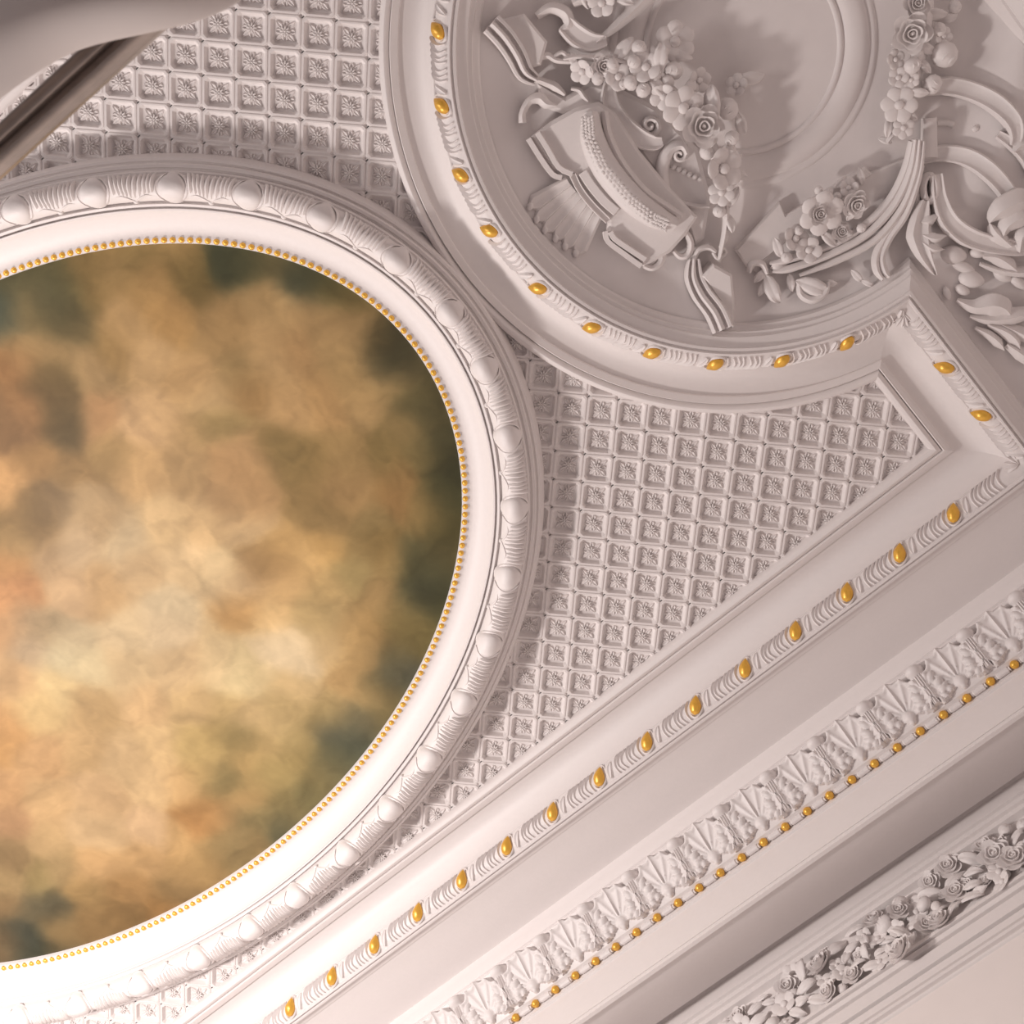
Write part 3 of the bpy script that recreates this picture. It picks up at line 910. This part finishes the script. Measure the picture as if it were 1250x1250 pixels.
def plate(parent, name, poly, h0, h1, bevel=.008, dome=0.0):
    """raised plate with the outline of measured points, its own thickness and bevelled edge"""
    a = [P3(x, y, h0) for x, y in poly]
    n = len(a)
    c = sum(a, Vector()) / n
    zt = min(v.z for v in a) - (h1 - h0)
    m = MB()
    def ring(off, z):
        out = []
        for i in range(n):
            e1 = (a[i] - a[i - 1]).normalized(); e2 = (a[(i + 1) % n] - a[i]).normalized()
            nn = Vector((-(e1.y + e2.y), e1.x + e2.x, 0))
            nn = nn.normalized() if nn.length > 1e-6 else Vector((0, 0, 0))
            if nn.dot(c - a[i]) < 0 and False: nn = -nn
            out.append((a[i].x + SG * nn.x * off, a[i].y + SG * nn.y * off, z))
        return out
    area = sum(a[i].x * a[(i + 1) % n].y - a[(i + 1) % n].x * a[i].y for i in range(n))
    SG = 1 if area > 0 else -1
    m.loft([ring(0, max(v.z for v in a) + .004), ring(0, zt + bevel), ring(bevel, zt)])
    return obj(name, m.mesh(name, PLASTER, 35), parent)
def volute(parent, name, px, py, r0, turns, a0, w, hgt, h, sgn=1):
    pts = []
    N = int(10 * turns) + 1
    for k in range(N):
        u = k / (N - 1)
        a = math.radians(a0) + sgn * u * turns * 2 * math.pi
        r = r0 * (1 - .82 * u)
        pts.append((px + r * math.cos(a), py + r * math.sin(a), h + .012 * u))
    m = MB()
    wd = [w * PXM * (1 - .5 * k / (N - 1)) for k in range(N)]
    m.tube([P3(*p) for p in pts], wd, hgt, 'round', up=DN, smooth=2)
    return obj(name, m.mesh(name, PLASTER, 60), parent)

# ------------------------------------------------------------------ cartouche in the round bay
car = empty('cartouche', P3(760, 200, 0))
tag(car, 'plaster cartouche with scrolled feet, scaly roll and fluted shell in the round bay', 'relief')
# pedestal body
plate(car, 'pedestal', [(648, 166), (674, 208), (700, 213), (716, 240), (741, 268), (739, 285), (750, 297), (784, 323), (815, 305), (834, 284), (848, 262), (812, 224), (778, 182), (750, 138), (730, 124), (700, 132), (672, 148)], 0, .075, .012)
plate(car, 'back_plate', [(655, 100), (690, 118), (720, 100), (760, 110), (800, 130), (850, 180), (866, 240), (858, 290), (846, 300), (838, 280), (800, 215), (760, 160), (725, 135), (690, 140), (660, 130)], 0, .040, .015)
# base mouldings
strip(car, 'base_ledge', [(645, 169, .060), (660, 193, .064), (674, 212, .066), (684, 216, .066)], 3.0, .030, 'band', 3)
strip(car, 'base_ledge', [(656, 162, .078), (668, 181, .082), (682, 204, .084), (698, 212, .084)], 3.0, .024, 'band', 3)
strip(car, 'base_ledge', [(739, 283, .066), (742, 294, .066), (760, 308, .066), (782, 324, .064)], 3.0, .030, 'band', 3)
strip(car, 'base_ledge', [(745, 283, .084), (750, 291, .084), (767, 303, .082), (787, 316, .078)], 3.0, .024, 'band', 3)
strip(car, 'base_rail', [(699, 213, .078), (708, 231, .08), (722, 249, .08), (742, 269, .078)], 4.0, .026, 'flat', 4)
strip(car, 'base_rail', [(711, 210, .090), (722, 227, .092), (738, 246, .092), (752, 258, .09)], 5.0, .016, 'band', 4)
# scaly roll
roll = strip(car, 'scaly_roll', [(722, 140, .080), (724, 168, .098), (740, 204, .104), (770, 240, .104), (800, 263, .098), (820, 272, .082)], [9, 14, 16, 16, 14, 9], .052, 'round', 6)
m = MB()
rp = [(722, 142), (724, 168), (740, 204), (770, 240), (800, 263), (818, 271)]
for row in range(4):
    for k in range(34):
        u = (k + .5 * (row % 2)) / 34 * 5
        i = min(int(u), 4); f_ = u - i
        x = rp[i][0] * (1 - f_) + rp[i + 1][0] * f_; y = rp[i][1] * (1 - f_) + rp[i + 1][1] * f_
        dx, dy = rp[i + 1][0] - rp[i][0], rp[i + 1][1] - rp[i][1]; L = math.hypot(dx, dy)
        off = (row - .2) * 4.0
        q = Vector((-dy / L, dx / L)) * off
        hh = .100 + .052 * math.sqrt(max(0, 1 - (off / 15.5) ** 2))
        M = down_frame(P3(x + q.x, y + q.y, hh), rnd.uniform(0, 6), 1)
        s_ = MB(); s_.ell((0, 0, 0), .0085, .0062, .0075, 0, seg=6, rows=4)
        m.add(s_, M)
o_ = obj('scales', m.mesh('scales', PLASTER, 60), roll); o_['kind'] = 'stuff'
strip(car, 'roll_rim', [(738, 137, .080), (743, 165, .095), (760, 200, .100), (786, 232, .100), (814, 252, .092), (830, 262, .080)], 4.5, .030, 'round', 6)
# fluted shell hanging below the pedestal
shell = empty('fluted_shell', P3(690, 260, 0)); shell.parent = car; shell.matrix_parent_inverse = Matrix.Identity(4); shell.matrix_basis = WM[car.name].inverted() @ WM[shell.name]
apx, apy = 722, 243
tips = [(647, 252), (655, 268), (665, 281), (678, 291), (690, 301), (703, 309)]
roots = [(694, 222), (700, 230), (707, 238), (714, 245), (722, 252), (730, 260)]
for (tx, ty), (rx, ry) in zip(tips, roots):
    mx_, my_ = (tx + rx) / 2, (ty + ry) / 2
    strip(shell, 'flute', [(rx, ry, .030), (mx_, my_, .014), (tx * .85 + rx * .15, ty * .85 + ry * .15, .006), (tx, ty, .002)], [6.0, 8.5, 10.0, 3.5], .011, 'vein', 4)
    m = MB(); m.ell((0, 0, 0), 4.5 * PXM, 3.6 * PXM, .012, 0, seg=8, rows=5)
    obj('flute_tip', m.mesh('flute_tip', PLASTER, 60), shell, down_frame(P3(tx, ty, .016), math.atan2(ty - ry, tx - rx)))
# scrolled feet
foot = strip(car, 'scroll_foot', [(599, 29, .040), (616, 47, .055), (630, 68, .060), (640, 88, .055), (652, 97, .05)], [12, 12, 11.5, 10, 6], .045, 'flute', 5)
foot = strip(car, 'scroll_foot', [(882, 403, .040), (872, 380, .055), (856, 358, .060), (847, 338, .055), (846, 318, .05)], [12, 12, 11.5, 10, 6], .045, 'flute', 5)
plate(car, 'foot_block', [(612, 24), (640, 18), (668, 52), (660, 80), (645, 84), (632, 60)], 0, .050, .01)
plate(car, 'foot_block', [(893, 398), (892, 360), (888, 330), (866, 318), (852, 332), (872, 362)], 0, .050, .01)
strip(car, 'scroll', [(646, 94, .05), (664, 100, .045), (678, 106, .05), (690, 116, .055)], [3, 4, 5, 1.5], .022, 'ridge', 5)
strip(car, 'scroll', [(650, 80, .05), (656, 72, .05), (668, 68, .05), (680, 74, .06), (700, 76, .07)], [3, 4, 4, 3, 2], .02, 'round', 5)
strip(car, 'scroll', [(638, 150, .035), (638, 138, .035), (646, 124, .035), (658, 120, .04), (667, 127, .045), (678, 129, .045)], [4.5, 4, 4.5, 6.5, 5.5, 1.5], .026, 'round', 5)
strip(car, 'scroll', [(697, 108, .05), (707, 110, .05), (713, 118, .05), (718, 124, .05)], [2, 3, 3, 1.5], .02, 'round', 5)
strip(car, 'scroll', [(786, 324, .05), (796, 327, .05), (806, 320, .05), (808, 308, .05), (804, 302, .05)], [3, 4, 4.5, 5, 2.5], .024, 'round', 5)
strip(car, 'scroll', [(822, 306, .05), (830, 313, .05), (840, 310, .05), (843, 296, .05), (836, 282, .05), (828, 274, .05)], [2, 3.5, 4.5, 4, 3.5, 2], .024, 'round', 5)
strip(car, 'scroll', [(846, 320, .05), (852, 306, .055), (864, 302, .055), (874, 308, .06)], [3, 3.5, 3.5, 2], .02, 'round', 5)
# large C scrolls behind
strip(car, 'scroll', [(745, 98, .045), (744, 122, .05), (754, 146, .055), (774, 165, .055), (796, 174, .055), (808, 172, .055)], [6, 10, 12, 12, 9, 5], .026, 'flat', 6)
volute(car, 'volute', 793, 153, 12, 1.3, 90, 4, .02, .045, -1)
strip(car, 'scroll', [(812, 232, .05), (808, 212, .052), (811, 194, .055), (820, 181, .055), (832, 178, .055), (838, 188, .055)], [6, 7.5, 7.5, 6.5, 5.5, 3], .026, 'round', 6)
volute(car, 'volute', 829, 189, 9, 1.2, 300, 3.2, .018, .05, 1)
strip(car, 'scroll', [(812, 228, .05), (824, 243, .05), (844, 251, .05), (866, 252, .05)], [4, 3.5, 3, 2], .02, 'ridge', 6)
for k in range(6):
    m = MB(); m.ell((0, 0, 0), 3.4 * PXM, 3.0 * PXM, .012, 0, seg=8, rows=5)
    obj('pearl', m.mesh('pearl', PLASTER, 60), car, down_frame(P3(822 + 6.5 * k, 204 + 3.0 * k, .05)))
strip(car, 'scroll', [(690, 30, .04), (705, 44, .045), (722, 52, .045), (740, 50, .045)], [10, 12, 11, 6], .03, 'flat', 5)
strip(car, 'scroll', [(655, 20, .03), (672, 10, .035), (690, 16, .04), (694, 30, .04), (684, 38, .035)], [4, 6, 7, 6, 3], .03, 'round', 5)
strip(car, 'horn', [(728, 52, .05), (752, 32, .05), (780, 6, .045), (798, -14, .04)], [2.5, 5, 8, 10], .026, 'ridge', 4)
strip(car, 'scroll', [(700, 4, .03), (720, -6, .04), (742, -12, .05)], [5, 7, 6], .03, 'round', 4)

# flower garland slung over the cartouche
gar = empty('flower_garland', P3(830, 150, 0))
tag(gar, 'plaster garland of roses and blossoms draped over the scrolled cartouche', 'garland')
strip(gar, 'stem', [(690, 72, .06), (712, 70, .075), (760, 78, .08), (810, 105, .085), (850, 150, .085), (880, 205, .08), (886, 255, .075), (884, 285, .07), (877, 318, .06)], [2, 3, 5, 7, 8, 6, 4, 3, 2.5], .03, 'round', 6)
strip(gar, 'ribbon', [(878, 300, .06), (886, 308, .065), (876, 316, .065), (870, 308, .065)], 2.2, .012, 'round', 4)
strip(gar, 'ribbon', [(676, 70, .06), (686, 64, .065), (696, 72, .065), (704, 66, .065)], 2.2, .012, 'round', 4)
G1 = 'b712,86,12,.08 l700,74,9,.07 r736,82,12,.09 u728,96,8,.09 b753,94,13,.10 u745,78,8,.10 u768,100,9,.11 l762,62,14,.08 u780,60,9,.09 b789,84,15,.11 l802,108,13,.12 u786,112,9,.12 b810,116,13,.12 c806,72,14,.11 s823,52,19,.06 u822,86,11,.09 b851,98,12,.08 s832,131,20,.13 r856,154,19,.13 c872,127,17,.10 u887,132,13,.08 u893,168,9,.10 u888,185,9,.09 u862,187,9,.10 b879,206,20,.11 l902,212,9,.08 s881,236,13,.11 c896,240,11,.09 u878,258,8,.10 c889,272,10,.08 l884,288,7,.07 u775,75,8,.11 l840,108,12,.10 u846,130,8,.12 l905,150,12,.06 l868,170,10,.11 b900,105,11,.04 l915,95,14,.03 l897,195,8,.08 u815,98,8,.11 l830,70,12,.07 b735,4,13,.05 l712,-4,12,.04 l760,-2,12,.05 l798,95,9,.12 u741,90,6,.10 u760,104,6,.10'
for w in G1.split():
    k = w[0]; px, py, s_, h_ = map(float, w[1:].split(','))
    put(gar, k, px, py, s_ * 1.14, h_, am=.45)

# ------------------------------------------------------------------ basket of flowers with fluted handle
bas = empty('flower_basket', P3(1010, 290, 0))
tag(bas, 'plaster flower basket with long fluted curving handle beside the mitred corner', 'relief')
plate(bas, 'basket_edge', [(896, 304), (950, 246), (957, 262), (1054, 203), (1062, 212), (914, 330)], 0, .030, .008)
plate(bas, 'basket_back', [(912, 326), (960, 284), (1050, 214), (1112, 190), (1096, 240), (1040, 290), (960, 330), (930, 336)], 0, .016, .006)
for pts, w in (([(1112, 172, .09), (1104, 208, .075), (1084, 246, .06), (1050, 279, .05), (1008, 302, .045), (958, 318, .04), (940, 321, .03)], 4.5),
               ([(1116, 170, .095), (1110, 210, .085), (1091, 251, .07), (1058, 286, .06), (1014, 310, .05), (964, 328, .045), (944, 331, .03)], 4.5),
               ([(1121, 170, .095), (1116, 212, .085), (1099, 256, .07), (1067, 294, .06), (1020, 319, .05), (976, 336, .04)], 4.0),
               ([(1126, 172, .09), (1121, 214, .08), (1106, 260, .065), (1086, 290, .055), (1076, 314, .05), (1080, 332, .05), (1086, 338, .045)], 4.5),
               ([(1104, 258, .06), (1082, 286, .055), (1069, 312, .055), (1070, 330, .055), (1078, 342, .05)], 4.5)):
    strip(bas, 'fluted_rib', pts, [w * .6] + [w] * (len(pts) - 2) + [w * .4], .020, 'round', 6)
for px, py, s_, a in ((942, 352, 18, 100), (928, 336, 10, 170), (990, 350, 20, 60), (965, 345, 10, 120), (1012, 345, 9, 40), (1046, 336, 9, 80), (1058, 345, 7, 60), (930, 352, 9, 150), (952, 322, 12, 200)):
    put(bas, 'c', px, py, s_, .022, a, .2)
strip(bas, 'scroll', [(974, 345, .03), (978, 360, .035), (992, 366, .035), (1006, 358, .035), (1010, 346, .03)], [2.5, 4, 5, 4.5, 2.5], .02, 'round', 5)
strip(bas, 'scroll', [(914, 332, .03), (918, 322, .035), (930, 322, .035), (936, 334, .03)], [3, 4, 4, 2.5], .02, 'round', 5)
G2 = 's1001,258,25,.075 r998,262,12,.10 b968,292,16,.06 b986,306,15,.06 r1042,248,15,.075 b1035,229,11,.055 u1050,277,7,.06 u1012,234,6,.06 u998,232,6,.05 r1026,284,11,.065 l1010,292,12,.06 c1040,258,12,.07 u974,282,7,.06 l950,302,12,.045 u1022,240,6,.06 l1050,215,10,.04 u960,315,8,.05 l1026,222,9,.05'
for w in G2.split():
    k = w[0]; px, py, s_, h_ = map(float, w[1:].split(','))
    put(bas, k, px, py, s_, h_, am=.35)

# ------------------------------------------------------------------ hanging column of flowers
fest = empty('flower_festoon', P3(1115, 90, 0))
tag(fest, 'hanging plaster festoon of roses, tulips and star blossoms above the basket handle', 'garland')
strip(fest, 'stem', [(1130, -12, .05), (1126, 40, .055), (1116, 90, .055), (1102, 140, .05), (1082, 172, .03)], [9, 10, 8, 6, 2], .035, 'round', 5)
G3 = 'r1118,4,14,.09 l1140,16,14,.06 r1112,39,20,.10 u1146,36,9,.07 l1156,22,11,.05 u1149,64,18,.05 u1163,8,9,.05 b1091,73,11,.08 u1111,80,11,.10 b1096,96,11,.09 s1112,98,9,.10 u1136,102,13,.07 l1121,112,11,.10 s1097,128,19,.09 s1102,156,12,.08 l1084,154,12,.06 l1080,172,8,.03 c1130,60,12,.07 l1098,55,10,.07 l1128,82,10,.08 u1118,66,8,.09 l1112,140,9,.07 b1150,45,10,.07'
for w in G3.split():
    k = w[0]; px, py, s_, h_ = map(float, w[1:].split(','))
    put(fest, k, px, py, s_, h_, am=.35)

# ------------------------------------------------------------------ strapwork and acanthus scroll at the end of the ceiling
aca = empty('acanthus_scroll', P3(1190, 320, 0))
tag(aca, 'curling plaster acanthus scroll with plump lobes, curved bands and a pierced link', 'relief')
strap = aca
strip(strap, 'band', [(1128, 108, .030), (1158, 105, .030), (1190, 113, .030), (1217, 128, .030), (1236, 148, .030), (1240, 166, .030), (1236, 178, .030)], [8, 10, 10, 10, 9, 7, 4], .020, 'flat', 6)
strip(strap, 'band', [(1124, 194, .020), (1150, 187, .024), (1180, 192, .024), (1208, 210, .024), (1230, 236, .024), (1240, 258, .024)], [6, 9, 10, 10, 9, 7], .018, 'flat', 6)
strip(strap, 'band', [(1218, 164, .020), (1236, 176, .022), (1252, 192, .022), (1264, 214, .02)], [4, 6, 7, 7], .018, 'flat', 5)
strip(strap, 'link', [(1134, 144, .030), (1134, 168, .030), (1133, 192, .030)], [7, 7.5, 9], .020, 'band', 3)
strip(strap, 'slot', [(1144, 150, .008), (1156, 150, .008), (1164, 153, .008)], 3.4, .010, 'round', 3)
m = MB(); m.ell((0, 0, 0), 4.2 * PXM, 3.6 * PXM, .010, 0)
obj('stud', m.mesh('stud', PLASTER, 60), strap, down_frame(P3(1191, 157, .006), .6))
m = MB()
m.tube([P3(1134 + 7.5 * math.cos(a), 230 + 16 * math.sin(a), .040) for a in [2 * math.pi * k / 20 for k in range(20)]], 4.2 * PXM, .022, 'round', up=DN, smooth=1, closed=True)
obj('pierced_ring', m.mesh('pierced_ring', PLASTER, 60), strap)
strip(strap, 'arm', [(1124, 202, .025), (1118, 226, .028), (1117, 256, .028), (1122, 282, .026)], [4, 5, 6, 3], .024, 'round', 5)

strip(aca, 'scroll_arm', [(1142, 214, .03), (1146, 244, .032), (1158, 270, .034), (1180, 288, .034), (1210, 298, .034), (1240, 302, .034), (1262, 300, .034)], [6, 8, 10, 11, 10, 9, 7], .030, 'flat', 6)
strip(aca, 'leaf', [(1128, 246, .05), (1124, 266, .055), (1122, 288, .055), (1128, 310, .05), (1140, 334, .035)], [5, 11, 14, 9, 1.5], .026, 'vein', 5)
for a_, b_ in (((1130, 288), (1152, 288)), ((1128, 298), (1148, 304)), ((1126, 270), (1144, 262))):
    strip(aca, 'leaf', [(a_[0], a_[1], .05), ((a_[0] + b_[0]) / 2, (a_[1] + b_[1]) / 2 + 3, .06), (b_[0], b_[1], .04)], [5, 6, 1.5], .02, 'ridge', 5)
for px, py, a_, b_, ang, hh in ((1164, 311, 15, 10.5, 10, .030), (1193, 309, 9, 5.5, 10, .028), (1176, 326, 14, 6, 20, .022), (1186, 341, 15, 10, 15, .028), (1175, 354, 9, 6, 30, .020), (1156, 358, 8, 4, 70, .016), (1224, 336, 12, 7, 30, .022), (1243, 345, 12, 6, 40, .022)):
    m = MB(); m.ell((0, 0, 0), a_ * PXM, b_ * PXM, hh, 0, seg=12, rows=8, sharp=.2)
    obj('lobe', m.mesh('lobe', PLASTER, 60), aca, down_frame(P3(px, py, .012), at(px + 10 * math.cos(math.radians(ang)), py + 10 * math.sin(math.radians(ang)), 0).xy.__sub__(at(px, py, 0).xy).to_3d().to_2d().angle_signed(Vector((1, 0))) if True else 0))
for pts, w in (([(1200, 312, .03), (1216, 314, .04), (1232, 324, .04), (1238, 330, .03)], [3, 8, 8, 2]),
               ([(1196, 322, .02), (1222, 330, .03), (1250, 332, .035), (1270, 328, .03)], [2, 5, 6, 4]),
               ([(1168, 366, .015), (1188, 374, .03), (1210, 372, .045), (1224, 376, .04), (1232, 386, .02)], [2, 8, 13, 12, 3]),
               ([(1184, 386, .015), (1210, 390, .03), (1236, 386, .035), (1262, 380, .03)], [2, 7, 10, 6]),
               ([(1190, 400, .015), (1206, 408, .025), (1218, 418, .025), (1222, 424, .015)], [2, 5, 6, 2]),
               ([(1206, 396, .02), (1226, 404, .03), (1238, 414, .03), (1242, 424, .02)], [2, 7, 8, 2]),
               ([(1222, 396, .02), (1244, 406, .03), (1262, 416, .03)], [2, 8, 6]),
               ([(1208, 276, .03), (1216, 286, .05), (1232, 300, .045)], [3, 9, 4]),
               ([(1208, 268, .04), (1222, 256, .065), (1244, 246, .06), (1262, 244, .04)], [4, 13, 15, 8]),
               ([(1220, 292, .04), (1228, 276, .06), (1244, 266, .065), (1262, 262, .05)], [3, 9, 11, 8]),
               ([(1242, 304, .04), (1246, 288, .06), (1258, 280, .06)], [3, 7, 6]),
               ([(1236, 184, .03), (1246, 176, .035), (1258, 172, .03)], [3, 6, 4]),
               ([(1228, 420, .02), (1246, 432, .03), (1262, 444, .03)], [3, 8, 6])):
    strip(aca, 'leaf', pts, w, .026, 'ridge', 5)

# ------------------------------------------------------------------ flower frieze on the wall
fri = empty('flower_frieze', (-1.0, 3.10, H - .76))
tag(fri, 'band of modelled plaster roses and leaves running along the wall under the cornice', 'frieze')
YF = 3.100
def wall_put(kind, x, z, size, prot, am=.35):
    name, me = KIND[kind]
    a = rnd.uniform(0, 6.28)
    M = frame((x, YF - prot, z), Vector((1, 0, 0)) * size, Vector((0, 0, 1)) * size, Vector((0, -1, 0)) * size * .75) @ Matrix.Rotation(a, 4, 'Z')
    obj(name, me, fri, tilt(M, am))
    used.append((x, z, size))
used = []
G4 = 'r1102,1162,13,.05 c1100,1141,10,.03 r1098,1114,10,.035 r1070,1126,12,.02 l1045,1138,11,.012 c1058,1150,9,.02 c1059,1164,9,.02 l1040,1160,10,.012 l1022,1160,12,.012 l1035,1170,10,.012 l1047,1181,11,.014 l1066,1181,11,.012 r1043,1192,10,.014 b1029,1190,9,.012 r1003,1180,13,.022 b1012,1200,10,.012 c982,1186,12,.024 c986,1206,11,.02 r1013,1212,10,.018 l1000,1223,12,.012 l978,1225,11,.014 b968,1190,10,.012 r963,1206,12,.02 l974,1237,10,.012 u1030,1208,6,.008 s1076,1176,10,.012 b1073,1148,10,.012 r1137,1078,10,.018 r1160,1060,12,.020 l1167,1076,12,.012 r1168,1091,11,.018 u1132,1106,9,.03 r1149,1126,12,.016 l1140,1094,14,.006 c1187,1050,12,.024 c1189,1067,10,.02 c1188,1083,9,.02 l1169,1108,11,.014 l1150,1112,10,.012 l1186,1098,12,.014 r1203,1036,11,.018 r1216,1046,14,.024 u1229,1016,8,.012 l1214,1030,9,.012 r1239,1050,13,.02 l1243,1026,12,.014 s1221,1066,11,.012 b1226,1078,10,.01 l1196,1090,10,.01 l1083,1150,10,.01 l1118,1132,12,.01 l1120,1100,10,.006 u1144,1108,6,.02'
for w in G4.split():
    k = w[0]; px, py, s_, h_ = map(float, w[1:].split(','))
    p = atY(px, py, YF - h_)
    wall_put(k, p.x, p.z, s_ * .0043, h_)
z0, z1 = H - .752, H - .505
tries = 0
while tries < 9000:
    tries += 1
    x = rnd.uniform(-2.3, 0.75); s_ = rnd.uniform(.030, .055)
    z = rnd.uniform(z0 + s_ * .6, z1 - s_ * .6)
    if len(used) > 296: break
    if all((x - a) ** 2 + (z - b) ** 2 > (.58 * (s_ + c)) ** 2 for a, b, c in used):
        wall_put(rnd.choice('rrblllcsul'), x, z, s_, rnd.uniform(.004, .018))

# ------------------------------------------------------------------ lamp hanging low in front of the ceiling, only its edge in view
METAL = new_mat('polished_bronze', (0.40, 0.345, 0.31), 0.28, metallic=0.45, bump=0.02, bscale=14, vary=0.30)
SHADE = new_mat('pale_shade', (0.55, 0.50, 0.48), 0.65, vary=0.06, bscale=6)
ZL = -2.1
hl = empty('hanging_lamp', at(60, 60, ZL))
tag(hl, 'pale hanging lamp shade with a dark polished rail seen from below', 'lamp')
A, B = at(-120, 292, ZL), at(250, -46, ZL)
d = (B - A).normalized(); sd = d.cross(Vector((0, 0, -1))).normalized(); up = Vector((0, 0, -1))
def rail_ring(p):
    prof = [(-.034, .03), (-.036, -.004), (-.030, -.016), (-.018, -.022), (-.008, -.018), (-.003, -.006), (.002, -.012), (.012, -.022), (.022, -.020), (.030, -.008), (.033, .004), (.036, .006), (.036, .03)]
    return [p + sd * x - up * y for x, y in prof]
m = MB(); m.loft([rail_ring(A), rail_ring(A.lerp(B, .5)), rail_ring(B)])
obj('rail', m.mesh('rail', METAL, 50), hl)
m = MB()
sh = [[(-160, 260, .05), (-60, 168, .0), (0, 120, -.02), (48, 84, -.01), (92, 58, .0), (140, 46, .0), (200, 34, .01), (250, 22, .03), (300, -2, .06)],
      [(-200, 200, .0), (-100, 120, -.06), (-30, 70, -.09), (30, 40, -.09), (80, 24, -.08), (130, 14, -.07), (190, 4, -.06), (240, -6, -.02), (310, -30, .05)],
      [(-230, 140, .02), (-140, 60, -.05), (-60, 20, -.09), (10, -8, -.10), (70, -22, -.10), (120, -30, -.09), (180, -38, -.07), (250, -44, -.02), (320, -62, .05)],
      [(-260, 60, .10), (-170, -20, .06), (-80, -60, .04), (0, -90, .04), (60, -100, .04), (120, -104, .04), (190, -110, .05), (260, -114, .08), (330, -120, .12)]]
grid = [[at(x, y, ZL + z - .12) for x, y, z in row] for row in sh]
for i in range(len(grid) - 1): pass
m.loft(grid, cap=False, wrap=False)
me = m.mesh('shade', SHADE, None)
so = obj('shade', me, hl)
md = so.modifiers.new('thickness', 'SOLIDIFY'); md.thickness = .012
md = so.modifiers.new('smooth', 'SUBSURF'); md.levels = 3; md.render_levels = 3
